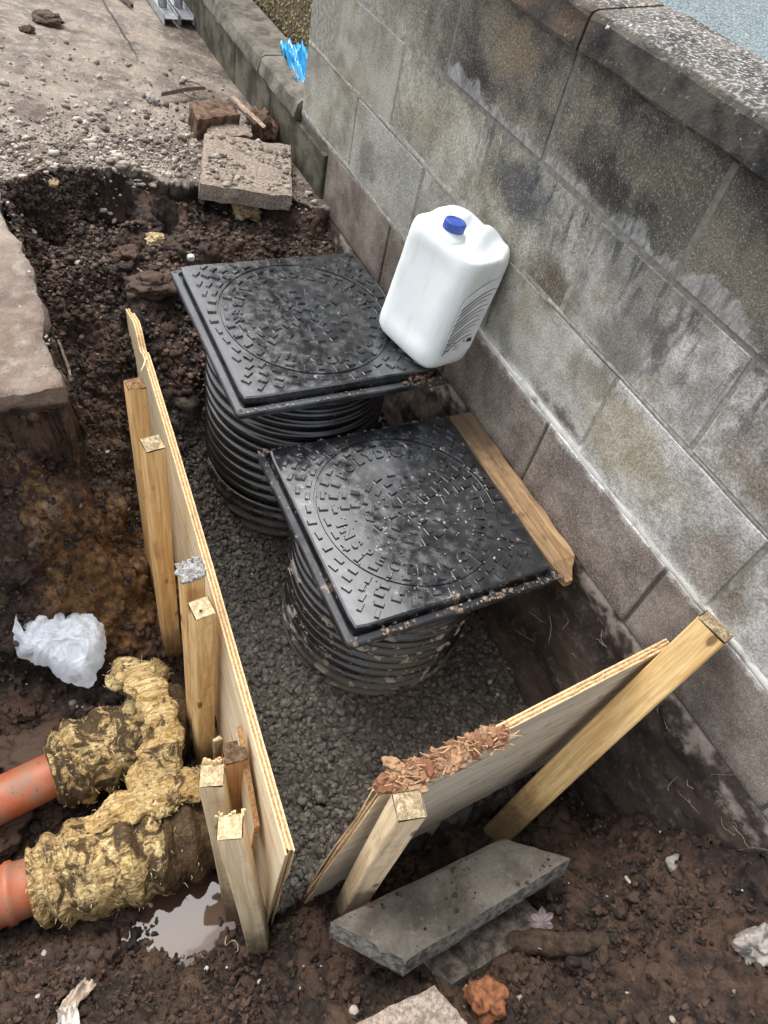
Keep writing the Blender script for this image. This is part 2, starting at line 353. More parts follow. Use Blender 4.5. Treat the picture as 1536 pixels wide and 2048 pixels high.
WOOL_P = mat_plain('glass_wool_fibre', (.62, .50, .28), .95, .35, 40, .1)
def make_bag():
    n = NB('white_carrier_bag', .45, .4); f = n.noise(22, 4, .6, n.obj()); sp = n.noise(110, 2, .5, n.obj())
    c = n.mix(n.ramp(f, .5, .72), (.50, .54, .58), (.34, .31, .28)); c = n.mix(n.mul(n.ramp(sp, .72, .75), .8), c, (.05, .04, .03))
    n.col(c); n.b.inputs['Transmission Weight'].default_value = .0; n.bump(n.noise(45, 3, .6, n.obj(), 1.5), .4, .006); return n.m
BAG = make_bag()
SHEET = mat_plain('blue_wrapper_plastic', (.01, .30, .62), .35, .25, 60, .5)
SHEET_W = mat_plain('white_wrapper_print', (.65, .72, .78), .35, .15, 60, .5)
STEEL = mat_plain('galvanised_steel', (.30, .31, .32), .45, .3, 50, .6)
SLAB = NB('paving_concrete', .88, .3)
f_ = SLAB.noise(9, 5, .65); g_ = SLAB.noise(130, 4, .7); e_ = SLAB.noise(55, 5, .78)
SLAB.col(SLAB.mix(.4, SLAB.mix(SLAB.mul(SLAB.ramp(e_, .56, .7), .5), SLAB.mix(SLAB.ramp(f_, .35, .65), (.055, .047, .037), (.135, .12, .10)), (.21, .19, .165)), SLAB.mix(g_, (.1, .1, .1), (.9, .9, .9)), 'OVERLAY'))
SLAB.bump(SLAB.ma('ADD', g_, e_), .6, .003); SLAB = SLAB.m
SLAB_M = make_end('muddy_concrete', (.03, .023, .018), (.10, .085, .07), 35)
SLAB_E = make_end('paving_concrete_side', (.085, .08, .068), (.27, .255, .225), 60)
SLAB_B = make_end('gritty_brown_concrete', (.17, .13, .10), (.33, .275, .225), 110)
BRICK_R = mat_plain('brick_brown', (.12, .075, .05), .9, .5, 40, .2, .6)
ROCK_Y = make_end('yellow_sandstone', (.20, .13, .065), (.50, .40, .23), 40)
ROCK_R = mat_plain('red_brown_clay', (.18, .075, .035), .9, .4, 60, .2, .8)
ROCK_G = mat_plain('grey_stone', (.22, .2, .18), .8, .4, 50, .3, .6)
ROCK_W = mat_plain('white_pebble', (.5, .48, .44), .7, .2, 50, .3, .3)
ROOT = mat_plain('root_bark', (.045, .03, .02), .9, .5, 70, .2, .8)
STICK = mat_plain('dry_stick', (.28, .21, .14), .9, .4, 90, .2, .5)
STICK_D = mat_plain('dark_rusty_strip', (.045, .03, .025), .8, .5, 90, .3, .5)
LEAF = mat_plain('dead_leaf', (.16, .13, .13), .8, .35, 60, .3, .4)
SCRAP_P = mat_plain('cloudy_film', (.45, .42, .38), .35, .4, 30, .5, .4)
SCRAP = mat_plain('dirty_clear_plastic', (.30, .24, .19), .35, .4, 30, .5, .4)
FIBRE = make_stone('torn_wood_fibre', (.17, .075, .04), (.46, .31, .18), .2, .9)
def make_tarmac():
    n = NB('blue_grey_tarmac', .9, .3); f = n.noise(75, 3, .75); g = n.noise(1.5, 4)
    w_ = n.xyz(n.vor(85, None, 'F1', 'Color'))[0]; n.col(n.mix(n.ramp(n.ma('ADD', n.mul(w_, .7), n.mul(f, .5)), .3, .9), (.035, .052, .055), n.mix(g, (.22, .265, .265), (.17, .205, .215)))); n.bump(f, .7, .004); return n.m
TARMAC = make_tarmac()
CHIP = make_stone('pebbledash_chip', (.10, .075, .03), (.42, .35, .19), .4, .7)
RENDER = mat_plain('pebbledash_base', (.12, .095, .05), .95, .4, 80)
def make_water():
    n = NB('puddle_water', .03, .5); n.col((.07, .04, .027)); n.b.inputs['IOR'].default_value = 1.42
    n.bump(n.noise(30, 2), .03, .002); return n.m
WATER = make_water()

# ------------------------------------------------------------------ mesh helpers
def mesh(name, V, F, mats, smooth=False, fm=None, attrs=None):
    V = np.asarray(V, float); me = bpy.data.meshes.new(name)
    if isinstance(F, np.ndarray):
        k = F.shape[1]; me.vertices.add(len(V)); me.vertices.foreach_set('co', V.ravel())
        me.loops.add(F.size); me.loops.foreach_set('vertex_index', F.ravel().astype(np.int32))
        me.polygons.add(len(F)); me.polygons.foreach_set('loop_start', np.arange(0, F.size, k, dtype=np.int32))
        me.polygons.foreach_set('loop_total', np.full(len(F), k, dtype=np.int32)); me.update(calc_edges=True)
    else:
        me.from_pydata(V.tolist(), [], [list(f) for f in F]); me.update()
    for m in (mats if isinstance(mats, (list, tuple)) else [mats]): me.materials.append(m)
    if fm is not None: me.polygons.foreach_set('material_index', np.asarray(fm, dtype=np.int32))
    me.polygons.foreach_set('use_smooth', np.full(len(me.polygons), bool(smooth), dtype=bool))
    for k, v in (attrs or {}).items():
        a = me.attributes.new(k, 'FLOAT', 'POINT'); a.data.foreach_set('value', np.asarray(v, dtype=np.float32))
    me.validate(); return me
def tag(o, label=None, cat=None, group=None, kind=None):
    if label: o['label'] = label
    if cat: o['category'] = cat
    if group: o['group'] = group
    if kind: o['kind'] = kind
    return o
def thing(name, loc, label, cat, group=None):
    o = bpy.data.objects.new(name, None); COL.objects.link(o); o.location = loc; o.empty_display_size = .05
    return tag(o, label, cat, group)
def link(name, me, parent=None, loc=None, mw=None):
    o = bpy.data.objects.new(name, me); COL.objects.link(o)
    if parent is not None: o.parent = parent
    if loc is not None: o.location = loc
    if mw is not None: o.matrix_world = mw
    return o
def root_of(p):
    off = Vector((0, 0, 0))
    while p is not None: off += p.location; p = p.parent
    return np.array(off)
def put(name, V, F, mats, parent=None, smooth=False, fm=None, attrs=None):
    """vertices in world space; the object's origin is its own base centre"""
    V = np.asarray(V, float); lo, hi = V.min(0), V.max(0); c = np.array([(lo[0] + hi[0]) / 2, (lo[1] + hi[1]) / 2, lo[2]])
    o = link(name, mesh(name, V - c, F, mats, smooth, fm, attrs), parent)
    o.location = c - root_of(parent); return o
def box(x0, x1, y0, y1, z0, z1, b=.0):
    """box with the edges of the -y face and top chamfered by b"""
    V = [(x0, y1, z0), (x1, y1, z0), (x1, y1, z1), (x0, y1, z1), (x0, y0 + b, z0), (x1, y0 + b, z0), (x1, y0 + b, z1), (x0, y0 + b, z1)]
    F = [(0, 3, 2, 1), (0, 1, 5, 4), (1, 2, 6, 5), (2, 3, 7, 6), (3, 0, 4, 7)]
    if b:
        V += [(x0 + b, y0, z0 + b), (x1 - b, y0, z0 + b), (x1 - b, y0, z1 - b), (x0 + b, y0, z1 - b)]
        F += [(4, 5, 9, 8), (5, 6, 10, 9), (6, 7, 11, 10), (7, 4, 8, 11), (8, 9, 10, 11)]
    else: F += [(4, 5, 6, 7)]
    return V, F
def gridF(nu, nv, wrap=False):
    i = np.arange(nu - 1 if not wrap else nu)[:, None]; j = np.arange(nv - 1)[None, :]
    a = i * nv + j; b = ((i + 1) % nu) * nv + j
    return np.stack([a, b, b + 1, a + 1], -1).reshape(-1, 4)
ICO = {}
def ico(n):
    if n not in ICO:
        bm = bmesh.new(); bmesh.ops.create_icosphere(bm, subdivisions=n, radius=1)
        ICO[n] = (np.array([v.co for v in bm.verts]), np.array([[v.index for v in f.verts] for f in bm.faces])); bm.free()
    return ICO[n]
def rot_rand(n):
    q = rng.normal(size=(n, 4)); q /= np.linalg.norm(q, axis=1)[:, None]; w, x, y, z = q.T
    return np.stack([np.stack([1 - 2 * (y * y + z * z), 2 * (x * y - z * w), 2 * (x * z + y * w)], -1),
                     np.stack([2 * (x * y + z * w), 1 - 2 * (x * x + z * z), 2 * (y * z - x * w)], -1),
                     np.stack([2 * (x * z - y * w), 2 * (y * z + x * w), 1 - 2 * (x * x + y * y)], -1)], 1)
def stones(P, r, sub=2, flat=.7, rough=.25, flatdir=True):
    n = len(P); bv, bf = ico(sub); K = 24
    var = np.stack([bv * (1 + rough * fbm(bv[:, 0] * 1.6 + 31 * k, bv[:, 1] * 1.6, bv[:, 2] * 1.6, 2, k))[:, None] for k in range(K)])
    sel = rng.integers(0, K, n); V = var[sel] * np.stack([rng.uniform(.75, 1.25, n), rng.uniform(.7, 1.1, n), rng.uniform(flat * .8, flat * 1.2, n)], -1)[:, None, :]
    a = rng.uniform(0, 6.283, n); R = rot_rand(n)
    Z = np.zeros((n, 3, 3)); Z[:, 0, 0] = np.cos(a); Z[:, 0, 1] = -np.sin(a); Z[:, 1, 0] = np.sin(a); Z[:, 1, 1] = np.cos(a); Z[:, 2, 2] = 1
    if flatdir:
        mixm = rng.uniform(0, .35, n)[:, None, None]; R = Z * (1 - mixm) + R * mixm
    V = np.einsum('nij,nvj->nvi', R, V) * np.asarray(r).reshape(-1, 1, 1) + np.asarray(P)[:, None, :]
    F = (bf[None] + (np.arange(n) * len(bv))[:, None, None]).reshape(-1, 3)
    tone = np.repeat(rng.uniform(0, 1, n) ** 1.3, len(bv))
    return V.reshape(-1, 3), F, tone
def projpx(P):
    c = (np.asarray(P) - CC) @ CR.T; return 768 + FPX * c[:, 0] / c[:, 2], 1024 + FPX * c[:, 1] / c[:, 2], c[:, 2]

# ------------------------------------------------------------------ terrain
def tps(pts):
    P = np.array(pts, float); n = len(P); d = np.linalg.norm(P[:, None, :2] - P[None, :, :2], axis=2)
    K = np.where(d > 0, d * d * np.log(d + 1e-12), 0) + np.eye(n) * 2e-3; A = np.zeros((n + 3, n + 3)); A[:n, :n] = K; A[:n, n] = 1; A[:n, n + 1:] = P[:, :2]; A[n:, :n] = A[:n, n:].T
    w = np.linalg.solve(A, np.r_[P[:, 2], 0, 0, 0])
    def f(x, y):
        sh = x.shape; x = x.ravel(); y = y.ravel(); r = w[n] + w[n + 1] * x + w[n + 2] * y
        for i in range(n):
            q = (x - P[i, 0]) ** 2 + (y - P[i, 1]) ** 2; r = r + w[i] * .5 * q * np.log(q + 1e-12)
        return r.reshape(sh)
    return f
UP = [(.05, -1, -.38), (.02, -.75, -.40), (.05, -.5, -.43), (.12, -.25, -.46), (.25, -.05, -.50), (.25, -.95, -.45), (.25, -.75, -.46), (.28, -.5, -.48), (.38, -.25, -.52), (.5, -.05, -.56)]
TR = tps(UP + [(.48, -.75, -.50), (.5, -.5, -.53), (.52, -.25, -.53), (.7, -.72, -.66), (.7, -.3, -.7), (.7, -.02, -.7), (.9, -.72, -.82), (.9, -.3, -.87), (.9, -.02, -.85),
     (1.1, -.72, -.89), (1.1, -.3, -.9), (1.1, -.02, -.9), (1.5, -.75, -.9), (1.5, -.3, -.91), (1.5, 0, -.9), (2.04, -.76, -1.0), (1.9, -.72, -.93), (2, -.35, -.9), (2, 0, -.9), (2.2, -.8, -.95), (2.2, 0, -.9)])
OUT = tps(UP + [(.5, -.9, -.56), (.5, -1.02, -.5), (.7, -.92, -.68), (.95, -.92, -.84), (1.2, -.95, -1.02), (1.4, -.95, -1.1), (1.4, -1.15, -1.06), (1.22, -1.15, -.92), (1.12, -1.08, -.72), (1.05, -1.12, -.52), (1.05, -1.36, -.52),
     (1.12, -1.35, -.72), (1.25, -1.35, -.95), (1.5, -1.35, -1.1), (1.6, -1.1, -1.12), (1.8, -1.1, -1.14), (1.8, -.92, -1.12), (1.9, -1.4, -1.11), (1.75, -1.6, -1.1), (1.3, -1.7, -.95),
     (1.94, -1.05, -1.15), (2.02, -1.0, -1.16), (1.97, -1.15, -1.105), (1.9, -1.13, -1.10), (2.05, -1.12, -1.10), (2.0, -.92, -1.12), (2.07, -.94, -1.07), (2.18, -.85, -.98), (2.13, -1.05, -1.02), (2.07, -1.15, -1.06), (1.99, -1.3, -1.03), (2.02, -1.42, -.95), (2.13, -1.37, -.84), (2.3, -1.1, -.82),
     (2.3, -.85, -.86), (2.40, -.8, -.72), (2.42, -.55, -.74), (2.36, -.4, -.83), (2.2, -.65, -.93), (2.2, -.3, -.93), (2.25, -.12, -.85), (2.37, -.12, -.64), (2.53, -.12, -.53), (2.64, -.22, -.47), (2.42, 0, -.55), (2.27, 0, -.72),
     (2.62, -.5, -.55), (2.9, -.6, -.5), (3, -1.2, -.6), (2.6, -1.2, -.68), (2.55, -.85, -.66), (3, 0, -.42), (2.4, -1.7, -.6), (1.9, -1.8, -.8)])
def yb(x): return -.786 - .0577 * (x - .605)
def top_h(x, y): return -.30 - .12 * np.clip((y + .95) / .92, 0, 1) ** 1.2 + .006 * fbm(x * 2, y * 2, None, 3, 5)
def exc(x, y):
    """signed distance style mask: >0 inside the dig"""
    xe = -.02 + .15 * sst(-.35, -.02, y) + .14 * sst(-.86, -1.03, y) + .035 * fbm(x * 6, y * 6, None, 5, 11)
    a = np.minimum(x - xe, (y + 1.03) + .012 * fbm(x * 9, y * 9, None, 3, 12))
    b = x - .985 - .012 * fbm(x * 9, y * 9, None, 3, 13)
    return np.maximum(a, b)
def height(x, y, detail=True):
    tr = TR(x, y); ou = OUT(x, y)
    in_tr = sst(-.006, .006, y - yb(x)) * sst(2.075, 2.063, x)
    z = ou * (1 - in_tr) + tr * in_tr
    e = exc(x, y); t = sst(-.004, .022, e)
    tp = top_h(x, y)
    for hx, hy, r, d in ((.13, -.925, .045, .18), (.06, -.73, .055, .22), (.1, -.58, .035, .12), (.5, -.95, .04, .05)):
        z = z - d * np.exp(-((x - hx) ** 2 + (y - hy) ** 2) / (r * r))
    far = sst(3.0, 3.6, x); z = z * (1 - far) - .5 * far
    if detail:
        w1, id1 = worley(x / .034, y / .034, 3); w2, id2 = worley(x / .016, y / .016, 9)
        rough = .55 + .6 * np.clip(fbm(x * 3, y * 3, None, 2, 21), -.5, 1)
        n = .030 * fbm(x * 6, y * 6, None, 3, 30) + .020 * fbm(x * 13, y * 13, None, 4, 31) + rough * (.016 * (.5 - w1) * (id1 > .3) * (.4 + id1) + .012 * (.5 - w2)) + .0055 * fbm(x * 95, y * 95, None, 2, 41)
        ng = .010 * fbm(x * 8, y * 8, None, 3, 51) + .010 * (.45 - w2) + .008 * (.5 - w1) + .004 * fbm(x * 90, y * 90, None, 2, 52)
        g = in_tr * sst(.75, .95, x)
        z = z + n * (1 - g) + ng * g
        tp = tp + .0025 * fbm(x * 40, y * 40, None, 3, 61) + .004 * np.maximum(0, fbm(x * 14, y * 14, None, 3, 62))
    z = tp * (1 - t) + np.minimum(z, tp + .03) * t
    # ground under the separate path slab is lowered
    z = np.where((y < -1.0) & (x > .1) & (e < .0), np.minimum(z, -.375), z)
    return z, in_tr, t
def axis(segs):
    r = []
    for a, b, d in segs: r.append(np.arange(a, b, d))
    return np.concatenate(r)
gx = axis([(-9, -3, .25), (-3, -.8, .02), (-.8, 0, .01), (0, 2.75, .0048), (2.75, 3.4, .02), (3.4, 7, .25)])
gy = axis([(-6, -2, .2), (-2, -1.5, .02), (-1.5, .03, .0048)])
GX, GY = np.meshgrid(gx, gy, indexing='ij')
GZ, GT, GE = height(GX, GY)
clay = np.zeros_like(GX)
for cx, cy, r, a in ((1.12, -.93, .15, 1.1), (1.2, -1.05, .17, .9), (1.1, -1.12, .12, .7), (1.05, -1.0, .1, .6), (2.2, -1.0, .09, .45), (2.3, -.95, .1, .35), (2.45, -.35, .1, .4), (1.7, -1.35, .1, .5), (2.2, -.8, .05, .3), (2.05, -1.35, .1, .3)):
    clay = np.maximum(clay, a * np.exp(-((GX - cx) ** 2 + (GY - cy) ** 2) / r ** 2))
ash = np.zeros_like(GX)
for cx, cy, r, a in ((1.09, -1.11, .04, .8), (1.12, -1.16, .05, .7), (1.33, -.93, .05, .5), (2.42, -.3, .09, .35)):
    ash = np.maximum(ash, a * np.exp(-((GX - cx) ** 2 + (GY - cy) ** 2) / r ** 2))
gzx, gzy = np.gradient(GZ, gx, gy); st = sst(.6, 1.6, np.hypot(gzx, gzy)); nl = np.sqrt(1 + gzx ** 2 + gzy ** 2)
am = st * (.026 * fbm(GX * 13, GY * 13, GZ * 13, 4, 150) + .008 * fbm(GX * 70, GY * 70, GZ * 70, 3, 151))
DX, DY, DZ = GX - gzx / nl * am, GY - gzy / nl * am, GZ + am / nl
og = put('ground', np.stack([DX, DY, DZ], -1).reshape(-1, 3), gridF(len(gx), len(gy)), SOIL, None, True, None,
         {'grav': (GT * sst(.6, .85, GX)).ravel(), 'hard': sst(.30, .02, GE).ravel(), 'clay': clay.ravel(), 'ash': ash.ravel()})
tag(og, 'dug brown soil with a stony path surface at the back', kind='structure')
def ground_z(x, y):
    i = np.clip(np.searchsorted(gx, x) - 1, 0, len(gx) - 2); j = np.clip(np.searchsorted(gy, y) - 1, 0, len(gy) - 2)
    a = (x - gx[i]) / (gx[i + 1] - gx[i]); b = (y - gy[j]) / (gy[j + 1] - gy[j])
    return (GZ[i, j] * (1 - a) + GZ[i + 1, j] * a) * (1 - b) + (GZ[i, j + 1] * (1 - a) + GZ[i + 1, j + 1] * a) * b
def gz1(x, y): return float(ground_z(np.array([x]), np.array([y]))[0])

# broken edge of the old path, left of the dig
px_ = np.arange(-.02, 1.02, .006); py_ = np.arange(-1.9, -1.026, .006)
PX, PY = np.meshgrid(px_, py_, indexing='ij')
fx = PX + (.012 * fbm(PY * 8, PY * 0 + 3, None, 4, 71)) * sst(.6, 1, PX)
fy = PY + (.016 * fbm(PX * 7, PX * 0 + 9, None, 4, 72) - .02 * sst(.75, .2, PX)) * sst(-1.2, -1.03, PY)
edge = np.minimum(1.02 - PX, -1.026 - PY)
PZ = -.297 - .006 * sst(.015, 0, edge) + .004 * fbm(PX * 30, PY * 30, None, 4, 73) + .005 * np.maximum(0, fbm(PX * 12, PY * 12, None, 3, 74)) - .05 * sst(.1, .0, PX)
top = np.stack([fx, fy, PZ], -1); nu, nv = PX.shape
F = [gridF(nu, nv)]; V = [top.reshape(-1, 3)]; base = nu * nv
def skirt(line):
    global base
    L = len(line); rows = [line]
    for k, (dz, ins) in enumerate(((-.02, -.003), (-.04, .002), (-.06, .004), (-.085, .025))):
        q = line.copy(); q[:, 2] += dz + .004 * fbm(line[:, 0] * 14, line[:, 1] * 14, None, 3, 80)
        j = ins + .008 * fbm(line[:, 0] * 13, line[:, 1] * 13 + k * .35, None, 3, 90); q[:, 0] -= j; q[:, 1] -= j; rows.append(q)
    V.append(np.concatenate(rows)); n = len(rows)
    i = np.arange(n - 1)[:, None]; j = np.arange(L - 1)[None]
    a = base + i * L + j; F.append(np.stack([a, a + 1, a + L + 1, a + L], -1).reshape(-1, 4)); base += n * L
skirt(top[-1, :, :]); skirt(top[:, -1, :])
V = np.concatenate(V); nV = len(V)
o = put('path', V, np.concatenate(F), SOIL, None, True, None, {'hard': np.r_[np.ones(nu * nv), np.clip(1.05 - np.abs(V[nu * nv:, 2] + .31) * 16, 0, 1)], 'grav': np.zeros(nV), 'clay': np.zeros(nV), 'ash': np.zeros(nV)})
tag(o, 'hard stony path surface broken off beside the dig', kind='structure')

def scatter(name, n, region, rad, mat, label, sub=2, flat=.7, rough=.25, sink=.3, acc=None, kind='stuff', power=2.2, smooth=True):
    x0, x1, y0, y1 = region; x = rng.uniform(x0, x1, n); y = rng.uniform(y0, y1, n)
    z = ground_z(x, y); P = np.stack([x, y, z], -1); a, b, c = projpx(P)
    k = (a > -250) & (a < 1790) & (b > -250) & (b < 2300)
    if acc is not None: k &= rng.uniform(0, 1, n) < acc(x, y)
    P = P[k]; r = rad[0] + (rad[1] - rad[0]) * rng.uniform(0, 1, len(P)) ** power; P[:, 2] += r * (flat - sink)
    V, F, t = stones(P, r, sub, flat, rough); o = put(name, V, F, mat, None, smooth, None, {'tone': t}); tag(o, label, kind=kind); return o
# crumbs clinging to the steep banks
w_ = (st * nl * (1 + 4. * (GX < .4) - .88 * (GX > .92)) * ((GX > -.1) & (GX < 2.8) & (GY > -1.5) & (GT < .5)))[1:-1, 1:-1].ravel(); w_ /= w_.sum()
ii = rng.choice(len(w_), 20000, p=w_); P = np.stack([DX, DY, DZ], -1)[1:-1, 1:-1].reshape(-1, 3)[ii] + rng.normal(0, .003, (20000, 3)); a, b, c = projpx(P); P = P[(a > -250) & (a < 1790) & (b > -250) & (b < 2300)]
V, F, t = stones(P, .0022 + .008 * rng.uniform(0, 1, len(P)) ** 2.2, 1, .9, .5, False); o = put('bank_crumbs', V, F, CLOD, None, False, None, {'tone': t}); tag(o, 'crumbs of brown soil clinging to the steep dug banks', kind='stuff')
inT = lambda x, y: ((y > yb(x) + .03) & (x < 2.05))
scatter('concrete_bed', 17000, (.62, 2.05, -.85, -.01), (.003, .0125), GRAVEL_D, 'lumpy dark grey wet concrete bed round the risers', 2, .75, .35, .82, lambda x, y: inT(x, y) * sst(.6, 1.0, x), power=1.5)
scatter('slope_gravel', 9000, (.12, 1.1, -1.0, -.02), (.003, .011), CLOD_S, 'brown stony soil slipping into the trench', 2, .75, .3, .3, lambda x, y: ((y > yb(x) + .03) | (x < .45)) * (exc(x, y) > .01))
scatter('soil_clods', 75000, (.1, 2.8, -1.5, 0), (.0022, .0085), CLOD, 'crumbs of dark brown soil over the dig', 1, .85, .5, .2, lambda x, y: (~inT(x, y)) * (exc(x, y) > .0) * np.clip(.42 + 1.1 * fbm(x * 5, y * 5, None, 3, 140), .03, 1) * (1 - .75 * np.exp(-((x - 1.17) / .17) ** 2 - ((y + 1.0) / .16) ** 2)), power=2.2, smooth=False)
scatter('soil_lumps', 1500, (.1, 2.8, -1.5, 0), (.008, .024), CLOD, 'larger lumps of dark brown soil in the dig', 3, .75, .95, .4, lambda x, y: (~inT(x, y)) * (exc(x, y) > .03), power=3)
gd = lambda x, y: (exc(x, y) < .03) * np.clip(np.exp(-((x + .1 + .25 * (y + .7)) / .22) ** 2) * .95 + np.exp(-((x - .1) / .15) ** 2) * .35 + .10, 0, 1) * sst(-1.2, -.55, x)
scatter('path_grit', 22000, (-1.2, .45, -1.5, -.04), (.002, .0065), PEBBLE, 'pale grit spread over the old path', 1, .6, .4, .2, gd, power=1.5)
scatter('path_gravel', 5000, (-1.2, .45, -1.5, -.04), (.005, .017), PEBBLE, 'pale loose gravel strewn over the old path', 2, .62, .6, .3, gd, power=2.2)
scatter('slab_gravel', 1500, (-.05, 1.0, -1.5, -1.03), (.002, .007), PEBBLE, 'small grit lying on the broken path edge', 1, .6, .25, -.2, lambda x, y: .5 + 0 * x, power=3).location.z += .07
scatter('dig_pebbles', 800, (.15, 2.8, -1.5, 0), (.003, .011), PEBBLE, 'scattered pale pebbles in the dug soil', 2, .7, .2, .3, lambda x, y: (exc(x, y) > .02) * .55, power=3)

# ------------------------------------------------------------------ block wall
bw = thing('block_wall', (1.0, .05, -.49), 'weathered grey concrete block wall with coping stones, right of the dig', 'wall')
def block(x0, x1, z0, z1, name='block', off=None):
    d = random.uniform(-.002, .0025) if off is None else off
    V, F = box(x0 + .0042, x1 - .0042, -d, .098, z0 + .0042, z1 - .0042, .0035)
    V = np.array(V)
    V[:, 0] += np.random.uniform(-.0012, .0012, len(V)); V[:, 2] += np.random.uniform(-.0012, .0012, len(V))
    return put(name, V, F, BLOCK, bw)
np.random.seed(3)
XE = 3.15
for r, (z0, z1, ph) in enumerate(((.225, .45, .5), (0, .225, 0), (-.225, 0, .5), (-.447, -.225, .25))):
    x = -.21 if r != 3 else .06
    edges = [x] + [k * .45 + ph * .45 for k in range(0, 8) if k * .45 + ph * .45 > x + .08 and k * .45 + ph * .45 < XE] + [XE]
    for a, b in zip(edges[:-1], edges[1:]): block(a, b, z0, z1, off=(.004 + random.uniform(-.001, .002)) if r == 3 else None)
V, F = box(-.205, XE, .0018, .095, -.45, .449); put('mortar', V, F, MORTAR, bw)
# pointing: slightly proud rounded bead along the two lower bed joints
def bead(x0, x1, z, hw, pr, mat=MORTAR, seed=0, y0=.002):
    n = int((x1 - x0) / .012); xs = np.linspace(x0, x1, n); rows = []
    for k, (a, p) in enumerate(((-1, 0), (-.6, .8), (0, 1), (.6, .8), (1, 0))):
        w = hw * (1 + .55 * fbm(xs * 14, xs * 0 + k, None, 3, seed)); rows.append(np.stack([xs, y0 - pr * p * (1 + .3 * vn(xs * 30, xs * 0, None, seed + k)), z + a * w + .002 * fbm(xs * 8, xs * 0, None, 2, seed)], -1))
    V = np.concatenate(rows); return put('pointing', V, gridF(5, n)[:, ::-1], mat, bw, True)
bead(-.2, XE, -.226, .014, .0055, seed=1); bead(-.2, 1.03, 0, .010, .0035, seed=2); bead(1.3, XE, 0, .006, .003, seed=3)
# coping stones
def coping(x0, x1, j):
    sec = [(-.028, .452), (-.030, .458), (-.030, .512), (-.024, .522), (-.012, .527), (.14, .541), (.150, .536), (.150, .452)]
    n = 14; xs = np.linspace(x0 + .004, x1 - .004, n); V = []; rr = np.random.RandomState(j)
    for i, xx in enumerate(xs):
        for k, (y, z) in enumerate(sec):
            e = .006 if i in (0, n - 1) and 2 <= k <= 6 else 0
            V.append((xx + rr.uniform(-.001, .001), y + rr.uniform(-.0018, .0018) + e * .5, z + rr.uniform(-.0015, .0015) - e))
    m = len(sec); F = [(i * m + k, i * m + (k + 1) % m, (i + 1) * m + (k + 1) % m, (i + 1) * m + k) for i in range(n - 1) for k in range(m)]
    F += [tuple(range(m))[::-1], tuple((n - 1) * m + k for k in range(m))]
    put('coping_stone', V, F, COPING, bw)
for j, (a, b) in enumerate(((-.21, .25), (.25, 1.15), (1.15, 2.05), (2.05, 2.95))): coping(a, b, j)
# earth-cast foundation under the wall
nx, nz = 420, 60; fxs = np.linspace(-.1, 3.1, nx); fz = np.linspace(0, 1, nz); FX, FT = np.meshgrid(fxs, fz, indexing='ij')
Z_ = -.451 - .78 * FT; Y_ = .0 - .004 * sst(0, .03, FT) - .055 * sst(.08, .6, FT) + .013 * fbm(FX * 5, Z_ * 11, None, 4, 101) * sst(.02, .12, FT) + .004 * fbm(FX * 30, Z_ * 40, None, 3, 102) * sst(0.02, .1, FT) - .008 * sst(.62, .7, vn(FX * 1.3 + 2.5 * Z_, Z_ * 6, None, 103)) * sst(.05, .15, FT)
front = np.stack([FX, Y_, Z_], -1).reshape(-1, 3); back = front.copy(); back[:, 1] = .09
V = np.concatenate([front, back]); F = np.concatenate([gridF(nx, nz)[:, ::-1], gridF(nx, nz) + nx * nz]); 
i = np.arange(nx - 1); a = i * nz; b = (i + 1) * nz; F = np.concatenate([F, np.stack([a, b, b + nx * nz, a + nx * nz], -1)])
put('foundation', V, F, EARTH, bw, True)
# hair roots hanging on the foundation face
Vr, Fr = [], []
def ribbon(pts, w, VV, FF, up=(0, -1, 0)):
    pts = np.asarray(pts, float); b = len(VV); n = len(pts); d = np.gradient(pts, axis=0); d /= np.linalg.norm(d, axis=1)[:, None] + 1e-9
    s = np.cross(d, np.array(up, float)); s /= np.linalg.norm(s, axis=1)[:, None] + 1e-9; t = np.cross(s, d)
    for k in range(3):
        a = k * 2.0944
        for i in range(n):
            ww = (w[i] if hasattr(w, '__len__') else w); VV.append(tuple(pts[i] + ww * (math.cos(a) * s[i] + math.sin(a) * t[i])))
    for k in range(3):
        for i in range(n - 1): FF.append((b + k * n + i, b + ((k + 1) % 3) * n + i, b + ((k + 1) % 3) * n + i + 1, b + k * n + i + 1))
rr = np.random.RandomState(5)
for q in range(48):
    x = rr.uniform(1.75, 2.75); z = rr.uniform(-.75, -.5) if x < 2.2 else rr.uniform(-.62, -.49); p = np.array([x, -.012 - .05 * sst(-.5, -.85, np.array(z)), z]); pts = [p]
    v = rr.normal(size=3) * .004; v[1] *= .2
    for k in range(6): v = v + rr.normal(size=3) * np.array([.004, .001, .004]); pts.append(pts[-1] + v)
    ribbon(pts, .0004 + .0005 * rr.rand(), Vr, Fr)
o = put('hair_root', Vr, Fr, STICK, bw); o['kind'] = 'stuff'

# ------------------------------------------------------------------ low wall, pebbledash, tarmac at the back
lw = thing('low_wall', (-1.5, .05, -.6), 'low mossy concrete wall with flat coping running on from the block wall', 'wall')
for j, (a, b) in enumerate(((-3.2, -2.2), (-2.2, -1.25), (-1.25, -.62), (-.62, -.213))):
    xs = np.linspace(a + .003, b - .003, 10); sec = [(-.022, -.262), (-.026, -.25), (-.014, -.205), (.002, -.192), (.15, -.186), (.165, -.195), (.165, -.262)]
    V = []; rr = np.random.RandomState(j + 20)
    for xx in xs:
        for (y, z) in sec: V.append((xx, y + rr.uniform(-.003, .003), z + rr.uniform(-.003, .003)))
    m = len(sec); F = [(i * m + k, i * m + (k + 1) % m, (i + 1) * m + (k + 1) % m, (i + 1) * m + k) for i in range(9) for k in range(m)] + [tuple(range(m))[::-1], tuple(9 * m + k for k in range(m))]
    put('coping_stone', V, F, LOWW, lw)
